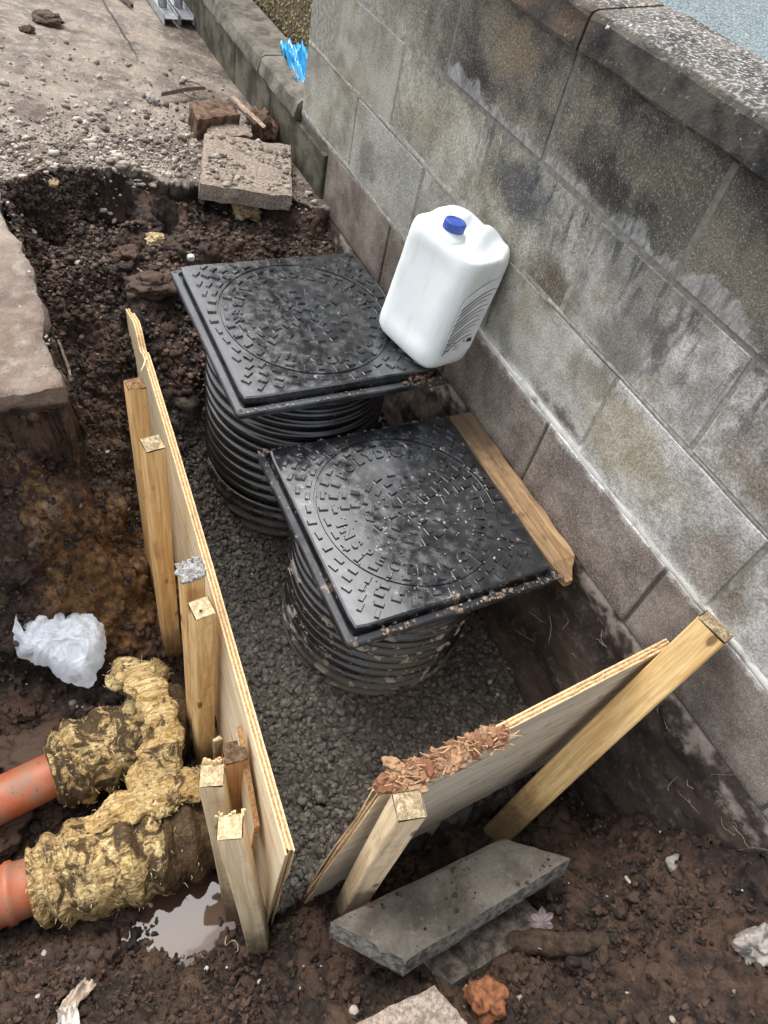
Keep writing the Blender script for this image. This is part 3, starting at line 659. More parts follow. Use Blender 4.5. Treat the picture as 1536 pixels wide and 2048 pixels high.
xs = [-3.2, -2.75, -2.3, -1.85, -1.4, -.95, -.5, .055]
for a, b in zip(xs[:-1], xs[1:]):
    V, F = box(a + .002, b - .002, -.012 + random.uniform(-.002, .002), .12, -.66, -.263, .004); put('block', V, F, LOWW, lw)
pd = thing('pebbledash_wall', (-1.2, .24, -.5), 'yellow brown pebbledash wall behind the low wall', 'wall')
V, F = box(-3.2, -.23, .20, .36, -.5, 1.6); put('render', V, F, RENDER, pd)
n = 9000; P = np.stack([rng.uniform(-2.2, -.23, n), np.full(n, .199), rng.uniform(-.25, .75, n)], -1); a, b, c = projpx(P); k = (a > 380) & (a < 760) & (b > -260) & (b < 260); P = P[k]
V, F, t = stones(P, rng.uniform(.003, .008, len(P)), 1, .9, .4, False); o = put('chippings', V, F, CHIP, pd, False, None, {'tone': t}); o['kind'] = 'stuff'
V, F = box(-40, 40, .40, 40, -.6, -.35); o = put('tarmac', V, F, TARMAC); tag(o, 'blue grey tarmac beyond the wall', kind='structure')

# ------------------------------------------------------------------ inspection chambers
def lathe(prof, seg, cx, cy):
    a = np.linspace(0, 2 * np.pi, seg, endpoint=False); pr = np.array(prof)
    V = np.stack([cx + pr[None, :, 0] * np.cos(a)[:, None], cy + pr[None, :, 0] * np.sin(a)[:, None], np.repeat(pr[None, :, 1], seg, 0)], -1).reshape(-1, 3)
    return V, gridF(seg, len(prof), True)
FONT_CACHE = {}
def glyph(ch, size, depth):
    key = (ch, size, depth)
    if key not in FONT_CACHE:
        cu = bpy.data.curves.new('glyph', 'FONT'); cu.body = ch; cu.size = size; cu.extrude = depth; cu.align_x = 'CENTER'; cu.resolution_u = 3; cu.offset = .0012; cu.bevel_depth = .0005; cu.bevel_resolution = 0
        ob = bpy.data.objects.new('glyph', cu); COL.objects.link(ob); dg = bpy.context.evaluated_depsgraph_get()
        me = bpy.data.meshes.new_from_object(ob.evaluated_get(dg)); bpy.data.objects.remove(ob); me.name = 'letter'
        FONT_CACHE[key] = me
    return FONT_CACHE[key]
def arc_text(txt, r, a0, a1, size, lid, zc, mat, flip, depth=.0032):
    """letters centred on a ring; angles measured clockwise from the text's own up direction"""
    wd = {'I': .5, ' ': .6, 'M': 1.2, 'N': 1.05, 'O': 1.1, 'A': 1.0}; ws = [wd.get(c, .95) for c in txt]; tot = sum(ws); acc = 0
    for c, w in zip(txt, ws):
        t = a0 + (a1 - a0) * (acc + w / 2) / tot; acc += w
        if c == ' ': continue
        me = glyph(c, size, depth)
        if not me.materials: me.materials.append(mat)
        # text frame: up = -x, right = +y (world)
        ux, uy = math.sin(t), math.cos(t)              # right, up components
        px, py = r * ux, r * uy
        rotz = -t + (math.pi if flip else 0)
        o = link('letter', me, lid)
        # local frame of lid: X=right(text), Y=up(text)
        o.matrix_local = Matrix.Translation((px, py, zc)) @ Matrix.Rotation(rotz, 4, 'Z') @ Matrix.Translation((0, -size * .36, 0))
STUDS = {}
def stud_mesh(mat):
    k = mat.name
    if k not in STUDS:
        a, b, h = .0118, .0060, .0052; V = [(-a, -b, 0), (a, -b, 0), (a, b, 0), (-a, b, 0), (-a + .002, -b + .0015, h), (a - .002, -b + .0015, h), (a - .002, b - .0015, h), (-a + .002, b - .0015, h)]
        STUDS[k] = mesh('stud', V, [(4, 5, 6, 7), (0, 1, 5, 4), (1, 2, 6, 5), (2, 3, 7, 6), (3, 0, 4, 7)], mat)
    return STUDS[k]
def cover(cx, cy, zt, ang, half, lid_mat, fr_mat, label):
    t = thing('inspection_cover', (cx, cy, zt - .045), label, 'drain cover', 'square plastic inspection chamber covers'); t.rotation_euler = (0, 0, ang)
    # frame: flange with an up-stand rim
    def ringpoly(h, z, n=6, r=.012):
        out = []
        for k in range(4):
            c = [(1, 1), (-1, 1), (-1, -1), (1, -1)][k]
            for i in range(n):
                a = k * math.pi / 2 + i / (n - 1) * math.pi / 2; out.append((c[0] * (h - r) + r * math.cos(a), c[1] * (h - r) + r * math.sin(a), z))
        return out
    lh = half - .022
    rings = [ringpoly(half - .006, 0), ringpoly(half, .004), ringpoly(half, .016), ringpoly(half - .003, .019), ringpoly(lh + .006, .021), ringpoly(lh + .004, .012), ringpoly(lh - .03, .012), ringpoly(lh - .03, 0)]
    V = np.array([p for r in rings for p in r]); m = 24; R = len(rings)
    F = [(i * m + k, i * m + (k + 1) % m, (i + 1) * m + (k + 1) % m, (i + 1) * m + k) for i in range(R - 1) for k in range(m)] + [((R - 1) * m + k, (R - 1) * m + (k + 1) % m, (k + 1) % m, k) for k in range(m)]
    fr = link('frame', mesh('frame', V, F, fr_mat), t)
    # corner screw holes
    for sx, sy in ((1, 1), (-1, 1), (-1, -1), (1, -1)):
        Vc, Fc = lathe([(.0001, .0212), (.0045, .0214), (.0055, .0196)], 10, sx * (half - .012), sy * (half - .012)); link('screw', mesh('screw', Vc, Fc, END_DARK), fr)
    # lid with ring groove: radial grid inside, square outside
    rg = .225; na = 96; ang_ = np.linspace(0, 2 * np.pi, na, endpoint=False); sq = 1 / np.maximum(np.abs(np.cos(ang_)), np.abs(np.sin(ang_)))
    rows = []
    for kind, v, z in (('c', .001, .045), ('c', rg - .0035, .045), ('c', rg - .0025, .0415), ('c', rg + .0025, .0415), ('c', rg + .0035, .045), ('q', lh - .004, .045), ('q', lh, .042), ('q', lh + .001, .008)):
        rr_ = v if kind == 'c' else np.minimum(v * sq, v * 1.395)
        rows.append(np.stack([rr_ * np.cos(ang_), rr_ * np.sin(ang_), np.full(na, z)], -1))
    V = np.stack(rows, 1).reshape(-1, 3); F = gridF(na, len(rows), True)[:, ::-1]
    lid = link('lid', mesh('lid', V, F, lid_mat), t)
    # studs
    sm = stud_mesh(lid_mat); spots = []
    for rad in (.026, .052, .078, .104, .130, .155, .181, .2075, .243, .267, .291, .315, .339):
        if True:
            nst = max(6, int(2 * math.pi * rad / .0385)); ph = rr2.uniform(0, 6.28)
            for k in range(nst):
                a = ph + 2 * math.pi * k / nst; x, y = rad * math.cos(a), rad * math.sin(a)
                if max(abs(x), abs(y)) > lh - .016: continue
                tt = math.degrees(math.atan2(x, y))                         # text angle from up
                if .125 < rad < .205 and (abs(tt) < 50 or abs(tt) > 88): continue
                if .07 < rad < .135 and abs(tt + 90) < 14 : continue
                spots.append((x, y, a + (math.pi / 2 if rr2.rand() < .55 else 0) + rr2.uniform(-.06, .06)))
    spots.sort(key=lambda q: q[0] ** 2 + q[1] ** 2)
    for x, y, a in spots[:300]:
        o = link('stud', sm, lid); o.location = (x, y, .0448); o.rotation_euler = (0, 0, a)
    if len(spots) > 300:
        VV, FF = [], []; sv = np.array([v.co for v in sm.vertices]); sf = [tuple(p.vertices) for p in sm.polygons]
        for x, y, a in spots[300:]:
            b = len(VV); c, s = math.cos(a), math.sin(a)
            for v in sv: VV.append((x + c * v[0] - s * v[1], y + s * v[0] + c * v[1], .0448 + v[2]))
            FF += [tuple(b + i for i in f) for f in sf]
        o = link('stud', mesh('stud', VV, FF, lid_mat), lid); o['kind'] = 'stuff'
    arc_text('POLYDRAIN', .178, math.radians(-46), math.radians(46), .037, lid, .0455, lid_mat, False)
    arc_text('INSPECTION CHAMBER', .178, math.radians(271), math.radians(89), .036, lid, .0455, lid_mat, True)
    arc_text('450', .105, math.radians(-98), math.radians(-82), .030, lid, .0455, lid_mat, False)
    return t
rr2 = np.random.RandomState(11)
R90 = math.pi / 2
C1 = (.885, -.400, -.285); C2 = (1.470, -.350, -.425)
# text up is -x for the nearer cover, turned about for the far one
cov1 = cover(C1[0], C1[1], C1[2], -R90, .283, LID1, FRAME1, 'clean black ribbed square drain cover at the back, white container standing on its corner')
cov2 = cover(C2[0], C2[1], C2[2], R90, .283, LID2, FRAME2, 'black ribbed square drain cover at the front with mortar caked along its frame, beside plank')
cov1.scale = (1.0, 1.06, 1.0); cov2.scale = (.985, 1.025, 1.0)
def riser(c, ztop, label):
    t = thing('riser_pipe', (c[0], c[1], -1.0), label, 'drain shaft', 'corrugated risers under the covers')
    z = ztop; n = 3; H = (ztop + 1.0) / n
    for sct in range(n):
        prof = []; z1 = z - H; k = int(round(H / .036)); p = H / k
        for i in range(k):
            b = z - i * p; wv = random.uniform(-.0015, .0015); prof += [(.2425, b - .0005), (.2505 + wv, b - .003), (.2555 + wv, b - .007), (.2562 + wv, b - .013), (.2535 + wv, b - .0185), (.2465, b - .021), (.2425, b - .025), (.2425, b - p + .001)]
        prof[0] = (.242, z - .0006); V, F = lathe(prof, 96, c[0], c[1]); put('riser_section', V, F[:, ::-1], RISER, t, True); z = z1
    return t
riser((.895, -.41), C1[2] - .03, 'taller black corrugated riser under the rear drain cover')
riser((1.47, -.36), C2[2] - .03, 'shorter black corrugated riser under the front cover, flecked with dried cement')
# mortar crumbs caked on the frames
def crumbs(name, t, n, half, sides, zc, rad, mat, seed):
    r0 = np.random.RandomState(seed); P = []
    for k in range(n):
        sd = sides[r0.randint(len(sides))]; u_ = r0.uniform(-1, 1) * half
        if float(fbm(np.array(u_ * 13), np.array(len(sd + sd) + ord(sd[0]) * 1.), None, 3, seed)) < r0.uniform(-.7, .7): continue
        v_ = half - abs(r0.normal(0, .009)) - .004
        # sides in world axes
        x, y = {'+x': (v_, u_), '-x': (-v_, u_), '+y': (u_, v_), '-y': (u_, -v_)}[sd]; P.append((t.location.x + x, t.location.y + y, zc))
    V, F, tt = stones(np.array(P), rad[0] + (rad[1] - rad[0]) * r0.uniform(0, 1, len(P)) ** 2.5, 1, .4, .5); o = put(name, V, F, mat, None, True, None, {'tone': tt})
    mw = o.location.copy(); o.parent = t; o.matrix_parent_inverse = Matrix.Rotation(-t.rotation_euler.z, 4, 'Z') @ Matrix.Translation(-t.location); o['kind'] = 'stuff'
MUDCR = make_stone('mortar_crumb', (.13, .085, .06), (.42, .34, .27), .2, .9)
crumbs('mortar_crumb', cov2, 700, .285, ['+x', '+x', '-x', '-x', '-x'], C2[2] - .023, (.0015, .0085), MUDCR, 1)
crumbs('mortar_crumb', cov1, 60, .287, ['+x'], C1[2] - .022, (.002, .005), MUDCR, 2)
P = np.array([(1.165 + random.gauss(0, .022), -.19 + random.gauss(0, .02), C1[2] - .018 + random.uniform(0, .008)) for _ in range(90)])
V, F, tt = stones(P, rng.uniform(.003, .009, 90), 1, .7, .4); o = put('soil_crumb', V, F, CLOD, None, True, None, {'tone': np.clip(tt + .5, 0, 1)}); tag(o, 'reddish soil crumbs on the near corner of the rear cover', kind='stuff')
P = np.array([(C2[0] + random.uniform(-.1, .24), C2[1] + random.uniform(-.2, .24), C2[2] + .002) for _ in range(150)])
V, F, tt = stones(P, rng.uniform(.0015, .0045, 150), 1, .6, .4); o = put('grit', V, F, MUDCR, None, True, None, {'tone': tt}); tag(o, 'grit and mortar specks on the front cover', kind='stuff')

# ------------------------------------------------------------------ white container
def container():
    Wd, Dp, H = .228, .172, .338
    t = thing('plastic_container', (1.058, -.142, C1[2]), 'large white plastic container with blue cap leaning by the wall on the rear cover', 'container')
    na = 72; a = np.linspace(0, 2 * np.pi, na, endpoint=False); e = 2 / 5.0
    ux = np.sign(np.cos(a)) * np.abs(np.cos(a)) ** e; uy = np.sign(np.sin(a)) * np.abs(np.sin(a)) ** e
    prof = [(.0, .004), (.55, .002), (.80, 0), (.90, .006), (.965, .018), (.99, .034), (1, .05)] + [(1 - .006 * math.sin(k / 14 * math.pi), .05 + k / 14 * (H - .115)) for k in range(1, 15)] + \
           [(.995, H - .05), (.98, H - .037), (.95, H - .025), (.905, H - .014), (.85, H - .006), (.78, H), (.70, H + .004), (.62, H + .006), (.54, H + .008), (.46, H + .009), (.38, H + .010), (.30, H + .010), (.22, H + .010), (.14, H + .010), (.06, H + .010), (0.001, H + .010)]
    V = np.zeros((na, len(prof), 3))
    for j, (s, z) in enumerate(prof):
        V[:, j, 0] = ux * s * Wd / 2; V[:, j, 1] = uy * s * Dp / 2; V[:, j, 2] = z
    X, Y, Z = V[..., 0], V[..., 1], V[..., 2]; topm = sst(H - .03, H, Z)
    # handle bridge running back from the neck with a grip hollow each side
    hx = X - .03; Z -= topm * .030 * np.exp(-((np.abs(hx + .0) - .038) / .017) ** 2) * np.exp(-((Y - .028) / .030) ** 2)
    Z += topm * .006 * np.exp(-(hx / .014) ** 2) * np.exp(-((Y - .025) / .04) ** 2)
    Z -= topm * .040 * sst(.035, -.035, Y - X * .25)
    side = sst(.03, .08, Z) * sst(H - .04, H - .09, Z)
    X -= side * .006 * np.exp(-((Y) / .045) ** 2) * np.sign(X) * (np.abs(X) > Wd * .4); Y -= side * .007 * np.exp(-(X / .06) ** 2) * np.sign(Y) * (np.abs(Y) > Dp * .4)
    V += .0016 * np.stack([fbm(Z * 14, Y * 14, X * 9, 3, 7), fbm(X * 14, Z * 14, Y * 9, 3, 8), fbm(X * 20, Y * 20, Z * 9, 3, 9) * .6], -1)
    V = V.reshape(-1, 3); bd = link('body', mesh('body', V, gridF(na, len(prof), True), JUG, True), t)
    nx_, ny_ = -.012, -.034; Hn = H - .034
    Vn, Fn = lathe([(.040, Hn - .006), (.036, Hn + .010), (.028, Hn + .014), (.024, Hn + .018), (.024, Hn + .034), (.001, Hn + .034)], 40, nx_, ny_); link('neck', mesh('neck', Vn, Fn, JUG, True), t)
    # ribbed cap
    ca = 80; aa = np.linspace(0, 2 * np.pi, ca, endpoint=False); rows = []
    for r, z, rib in ((.0245, Hn + .019, 0), (.0262, Hn + .020, 1), (.0262, Hn + .038, 1), (.0245, Hn + .041, 0), (.019, Hn + .0412, 0), (.018, Hn + .0396, 0), (.0005, Hn + .0396, 0)):
        q = r + (.0007 * (np.arange(ca) % 2) if rib else 0); rows.append(np.stack([nx_ + q * np.cos(aa), ny_ + q * np.sin(aa), np.full(ca, z)], -1))
    link('cap', mesh('cap', np.stack(rows, 1).reshape(-1, 3), gridF(ca, len(rows), True), CAP), t)
    # printed label on the narrow side facing along the wall (+x): panel, curved stripes, small print
    xs = Wd / 2 - .0035
    def face(poly, d, mat, name, par):
        b = len(poly); Vp = [(xs + d, y, z) for y, z in poly] + [(xs + d - .0012, y, z) for y, z in poly]
        return link(name, mesh(name, Vp, [tuple(range(b))] + [(i, i + b, (i + 1) % b + b, (i + 1) % b) for i in range(b)], mat), par)
    y0, y1, z0, z1 = -.056, .056, .055, .262
    arc = [(y0 + (y1 - y0) * k / 10, z1 - .05 * (1 - math.sin((k / 10) * math.pi / 2)) ) for k in range(11)]
    lab = face([(y1, z0), ] + arc[::-1] + [(y0, z0)], .0030, LABEL_W, 'label', t)
    lab_sub = [(face, )]
    Vs, Fs = [], []
    for q in range(10):
        b = len(Vs); zz = .235 - q * .0145; ye = y1 - .006 - (q % 3) * .007 - q * .002
        for k in range(13):
            f = k / 12; y = y0 + .003 + (ye - y0) * f; z = zz - .05 * (1 - math.sin(f * math.pi / 2)); w = .0046 * (1 - .75 * f)
            Vs += [(xs + .0036, y, z + w), (xs + .0036, y, z - w)]
        Fs += [(b + 2 * k, b + 2 * k + 1, b + 2 * k + 3, b + 2 * k + 2) for k in range(12)]
    link('stripes', mesh('stripes', Vs, Fs, LABEL), lab)
    Vs, Fs = [], []
    for (ya, yb_, za) in ((-.05, -.015, .085), (-.05, -.022, .078), (-.018, .002, .075), (-.018, -.002, .069), (-.018, .0, .063), (-.05, -.03, .066), (-.05, -.03, .0615)):
        b = len(Vs); Vs += [(xs + .0037, ya, za), (xs + .0037, yb_, za + .002), (xs + .0037, yb_, za + .0038), (xs + .0037, ya, za + .0018)]; Fs.append((b, b + 1, b + 2, b + 3))
    link('small_print', mesh('small_print', Vs, Fs, INK), lab)
    me = glyph('10L', .014, .0002); me.materials.append(INK); o = link('lettering', me, lab); o.matrix_local = Matrix(((0, 0, 1, xs + .0038), (1, 0, 0, .034), (0, 1, 0, .083), (0, 0, 0, 1)))
    Vd, Fd = lathe([(.0001, 0), (.0035, 0)], 12, 0, 0); o = link('dot', mesh('dot', Vd, Fd, INK), lab); o.matrix_local = Matrix(((0, 0, 1, xs + .0038), (1, 0, 0, .014), (0, 1, 0, .088), (0, 0, 0, 1)))
    t.rotation_euler = (math.radians(-8), math.radians(2), math.radians(15))
    return t
container()

# ------------------------------------------------------------------ timber
def frame_from(P, Q, side):
    P, Q = Vector(P), Vector(Q); z = (Q - P).normalized(); x = Vector(side) - z * z.dot(Vector(side)); x.normalize(); y = z.cross(x)
    return Matrix(((x.x, y.x, z.x, P.x), (x.y, y.y, z.y, P.y), (x.z, y.z, z.z, P.z), (0, 0, 0, 1))), (Q - P).length
def stick(name, P, Q, side, w, d, mats, label, cat='timber', group='timber pegs and studs propping the boards', topj=.003, seed=0, lump=0, taper=None, cham=.003):
    mw, L = frame_from(P, Q, side); r0 = np.random.RandomState(seed); n = 9; V = []; c = cham
    sec = [(-w / 2 + c, -d / 2), (w / 2 - c, -d / 2), (w / 2, -d / 2 + c), (w / 2, d / 2 - c), (w / 2 - c, d / 2), (-w / 2 + c, d / 2), (-w / 2, d / 2 - c), (-w / 2, -d / 2 + c)]
    bow = r0.uniform(-.004, .004, 2)
    for i in range(n):
        f = i / (n - 1); b = math.sin(f * math.pi)
        s = 1 if not taper else min(1, taper + (1 - taper) * f * 4)
        for (x, y) in sec: V.append((x * s + bow[0] * b + r0.uniform(-.0005, .0005), y * s + bow[1] * b + r0.uniform(-.0005, .0005), L * f + (r0.uniform(-topj, topj) if i == n - 1 else 0)))
    F = [(i * 8 + k, i * 8 + (k + 1) % 8, (i + 1) * 8 + (k + 1) % 8, (i + 1) * 8 + k) for i in range(n - 1) for k in range(8)]; fm = [0] * len(F)
    F.append(tuple(range(8))[::-1]); fm.append(0)
    # uneven sawn / hammered top
    b = len(V); g = 7
    for a in range(g):
        for q in range(g):
            x = (a / (g - 1) - .5) * (w - .0035); y = (q / (g - 1) - .5) * (d - .0035); inn = 0 < a < g - 1 and 0 < q < g - 1
            V.append((x, y, L + .001 + (r0.uniform(-topj, topj) * .8 + lump * max(0, 1 - (x * x + y * y) / (w * w * .3)) * r0.uniform(.6, 1.2) if inn else -.002)))
    for a in range(g - 1):
        for q in range(g - 1): F.append((b + a * g + q, b + (a + 1) * g + q, b + (a + 1) * g + q + 1, b + a * g + q + 1)); fm.append(1)
    o = link(name, mesh(name, V, F, mats, False, fm), None, None, mw); tag(o, label, cat, group); return o
def lumpcap(o, w, mat, h, seed, n=26, name='cement_lump'):
    """a cake of dried cement / torn fibres on the end, a part of the peg"""
    r0 = np.random.RandomState(seed); L = max(v.co.z for v in o.data.vertices)
    P = np.stack([r0.uniform(-w / 2, w / 2, n), r0.uniform(-w / 2, w / 2, n), np.full(n, L - .003)], -1); V, F, t = stones(P, r0.uniform(.003, .009, n), 2, .6, .8)
    me = mesh(name, V, F, mat, True, None, {'tone': t}); q = link(name, me, o); return q
G = 'timber pegs and studs propping the boards'
s1 = stick('wooden_peg', (1.115, -.885, -1.16), (1.085, -.886, -.26), (1, .12, 0), .042, .040, [PINE_O, END_RED], 'tall timber peg furthest back, orange brown with a dark red-brown sawn top', seed=1, group=G, topj=.005)
s2 = stick('wooden_peg', (1.305, -.892, -1.18), (1.272, -.893, -.262), (1, .1, 0), .045, .043, [PINE_O, END_MIX], 'second timber peg from the back, knotty with a mouldy pale top', seed=2, group=G, topj=.004)
s3 = stick('wooden_peg', (1.585, -.898, -1.2), (1.553, -.893, -.345), (1, .1, 0), .043, .042, [PINE_O, CEMENT], 'timber peg with a lump of grey cement stuck on its top', seed=3, group=G, lump=.006)
lumpcap(s3, .045, CEMENT, .01, 4, 150)
s4 = stick('wooden_peg', (1.635, -.90, -1.2), (1.624, -.892, -.368), (1, .1, 0), .046, .042, [PINE, END_PALE], 'clean timber peg with a nail hole in its pale top and a round knot', seed=5, group=G)
Vh, Fh = lathe([(.0001, 0), (.003, 0)], 10, .009, -.006); hh = link('nail_hole', mesh('nail_hole', Vh + np.array([0, 0, max(v.co.z for v in s4.data.vertices) + .0012]), Fh, STICK_D), s4)
s6 = stick('wooden_peg', (1.955, -.893, -1.16), (1.870, -.902, -.492), (1, -.15, 0), .046, .044, [PINE_D, END_DARK], 'dark orange timber peg with a bruised dark brown top, against the board', seed=6, group=G, topj=.006)
s5 = stick('wooden_peg', (2.02, -.928, -1.15), (1.893, -.952, -.506), (1, -.35, 0), .046, .046, [PINE_P, END_PALE], 'leaning pale timber peg with a splintered top corner', seed=7, group=G, topj=.005)
s7 = stick('wooden_peg', (2.125, -.898, -1.17), (1.990, -.948, -.512), (1, -.35, 0), .048, .046, [PINE_P, END_PALE], 'nearest leaning timber peg with clean sawn top and wavy grain, by the puddle', seed=8, group=G, topj=.002)
def splints(o, mat, n, w, seed, ln=(.008, .03), name='splinter'):
    r0 = np.random.RandomState(seed); L = max(v.co.z for v in o.data.vertices); V, F = [], []
    for k in range(n):
        x = -w / 2 + r0.uniform(-.004, .004); y = r0.uniform(-w / 2, w / 2); l = r0.uniform(*ln); a = r0.uniform(.0012, .003); b = len(V); tx, ty = r0.uniform(-.006, .001), r0.uniform(-.004, .004)
        z0 = L - l * .8; V += [(x - a, y - a, z0), (x + a, y - a, z0), (x + a, y + a, z0), (x - a, y + a, z0)] + [(x - a * .6 + tx, y - a + ty, z0 + l), (x + a * .6 + tx, y - a + ty, z0 + l), (x + a * .6 + tx, y + a + ty, z0 + l * .9), (x - a * .6 + tx, y + a + ty, z0 + l)]
        F += [(b + 4, b + 5, b + 6, b + 7), (b, b + 1, b + 5, b + 4), (b + 1, b + 2, b + 6, b + 5), (b + 2, b + 3, b + 7, b + 6), (b + 3, b, b + 4, b + 7)]
    q = link(name, mesh(name, V, F, mat), o); q['kind'] = 'stuff'
splints(s5, PLY_E2, 22, .046, 3); splints(s7, PLY_E2, 12, .046, 4, (.006, .014))
s8 = stick('wood_offcut', (1.87, -.925, -.62), (1.838, -.925, -.487), (1, .1, 0), .012, .02, [PINE, END_PALE], 'thin sliver of timber standing between the two pegs', 'wood scrap', None, seed=9)
st2 = stick('wooden_peg', (2.13, -.70, -1.05), (2.120, -.697, -.312), (1, -.25, 0), .046, .050, [PINE_P, END_MIX], 'short timber peg holding the near board, mud on its pale top', seed=10, group=G, topj=.003)
stud = stick('wooden_stud', (2.128, -.283, -1.0), (2.073, -.045, -.185), (1, .25, .1), .066, .048, [PINE, END_MIX], 'long yellow timber stud leaning across the near board onto the wall', seed=12, group=G, topj=.005)
plank = None
def make_plank():
    x0, x1, y0, y1, z1 = 1.20, 1.77, -.083, -.006, C2[2] - .008; n = 24; V = []; sec = 6
    for i in range(n):
        f = i / (n - 1); x = x0 + (x1 - x0) * f; taper = sst(.9, 1.0, np.array(f)) * 1.0
        ya = y0 + (.02 + .008 * math.sin(f * 9)) * taper; yb2 = y1 - .035 * taper + .002 * math.sin(f * 31); zt = z1 - .022 * taper + .001 * math.sin(f * 13); zb = z1 - .042
        V += [(x, ya, zb), (x, ya, zt - .004), (x, ya + .004, zt), (x, yb2 - .003, zt), (x, yb2, zt - .003), (x, yb2, zb)]
    F = [(i * 6 + k, (i + 1) * 6 + k, (i + 1) * 6 + (k + 1) % 6, i * 6 + (k + 1) % 6) for i in range(n - 1) for k in range(6)]
    F = [f[::-1] for f in F] + [tuple(range(6)), tuple((n - 1) * 6 + k for k in range(6))[::-1]]
    V = np.array(V); c = np.array([x0, (y0 + y1) / 2, z1 - .042])
    # local z along the grain
    Rm = np.array([[0, 1, 0], [0, 0, 1], [1, 0, 0]]); Vl = (V - c) @ Rm.T
    mw = Matrix(((0, 0, 1, c[0]), (1, 0, 0, c[1]), (0, 1, 0, c[2]), (0, 0, 0, 1)))
    o = link('wooden_plank', mesh('wooden_plank', Vl, F, PLANK), None, None, mw); tag(o, 'weathered brown plank wedged between the front drain cover and the wall, one end split', 'plank'); return o
make_plank()

def plyboard(name, P, Q, side, top, bot, thick, mats, label, ends=(0, 0), seed=0, warp=None, slant=0):
    """P->Q runs along the board at z=0; top/bot give world z at each fraction; five plies with ragged edges"""
    P, Q = np.array(P, float), np.array(Q, float); d = Q - P; L = np.linalg.norm(d); d /= L; nrm = np.array(side, float); c = P
    n = 130; fs = np.linspace(0, 1, n); V = []; F = []; fm = []
    for k in range(5):
        y0 = thick * (k / 5 - .5); y1 = thick * ((k + 1) / 5 - .5) - .0002; b = len(V); jag = (.0012, .003, .002, .003, .0012)[k]
        for i, f in enumerate(fs):
            zt = top(f) + jag * .7 * float(fbm(np.array(f * L * 45), np.array(k * 7.0), None, 3, seed)) ; zb = bot(f)
            for m_ in range(6):
                q = m_ / 5; z = zb + (zt - zb) * q; xo = 0
                if i == n - 1: xo = ends[1] * float(fbm(np.array(z * 50), np.array(k * 3.0), None, 3, seed + 2)) * 1.2
                if i == 0: xo = ends[0] * float(fbm(np.array(z * 50), np.array(k * 3.0), None, 3, seed + 3)) * 1.2
                xo -= slant * (1 - q) * (1 - f) ** 2
                wy = warp(f, q) if warp else 0
                V.append((f * L + xo, y0 + wy, z)); 
            for m_ in range(6):
                q = m_ / 5; z = zb + (zt - zb) * q; wy = warp(f, q) if warp else 0
                xo = 0
                if i == n - 1: xo = ends[1] * float(fbm(np.array(z * 50), np.array(k * 3.0), None, 3, seed + 2)) * 1.2
                if i == 0: xo = ends[0] * float(fbm(np.array(z * 50), np.array(k * 3.0), None, 3, seed + 3)) * 1.2
                xo -= slant * (1 - q) * (1 - f) ** 2
                V.append((f * L + xo, y1 + wy, z))
        m = 12; mi = 0 if k in (0, 4) else (1 if k in (1, 3) else 2)
        for i in range(n - 1):
            for q in range(5):
                if k == 0: F.append((b + i * m + q, b + (i + 1) * m + q, b + (i + 1) * m + q + 1, b + i * m + q + 1)); fm.append(0)
                if k == 4: F.append((b + (i + 1) * m + 6 + q, b + i * m + 6 + q, b + i * m + 7 + q, b + (i + 1) * m + 7 + q)); fm.append(0)
            F.append((b + i * m + 5, b + (i + 1) * m + 5, b + (i + 1) * m + 11, b + i * m + 11)); fm.append(2 if k in (0, 4, 2) else 1)
            F.append((b + (i + 1) * m, b + i * m, b + i * m + 6, b + (i + 1) * m + 6)); fm.append(1)
        for (i, rev) in ((0, 1), (n - 1, 0)):
            for q in range(5):
                f_4 = (b + i * m + q, b + i * m + 6 + q, b + i * m + 7 + q, b + i * m + 1 + q); F.append(f_4[::-1] if rev else f_4); fm.append(2 if k in (0, 4, 2) else 1)
    mw = Matrix(((d[0], nrm[0], 0, c[0]), (d[1], nrm[1], 0, c[1]), (0, 0, 1, 0), (0, 0, 0, 1)))
    z0 = min(v[2] for v in V); V = [(x, y, z - z0) for x, y, z in V]; mw[2][3] = z0
    o = link(name, mesh(name, V, F, mats, False, fm), None, None, mw); tag(o, label, 'plywood board', 'plywood shutter boards'); return o
# board 1: along the left of the trench; local y = +normal towards the wall
d1 = np.array([2.083 - .44, -.864 + .772]); L1 = np.linalg.norm(d1); d1 /= L1
def top1(f):
    z = -.45
    if f < .10: z = -.45 - .07 * (1 - f / .10) ** 1.0
    return z - .006 * max(0, math.sin(f * 5)) - (.03 * math.exp(-((f - .155) / .02) ** 2))
b1 = plyboard('plywood_board', (.44, -.780, 0), (2.083, -.872, 0), (-d1[1], d1[0], 0), top1, lambda f: -1.12, .018, [PLY, PLY_E1, PLY_E2],
              'long pale plywood board standing on edge between the trench and the pegs', (0, .004), 1, lambda f, q: .004 * math.sin(f * 4))
b2 = plyboard('plywood_board', (2.064, -.715, 0), (2.028, -.04, 0), (-1, -.051, 0), lambda f: (-.385 + .065 * f - .02 * math.exp(-((f - .12) / .1) ** 2)), lambda f: -1.09, .018, [PLY_G, PLY_E1, PLY_E2],
              'shorter grey-faced plywood board closing the near end of the trench, torn top edge', (.006, 0), 2, None, .075)
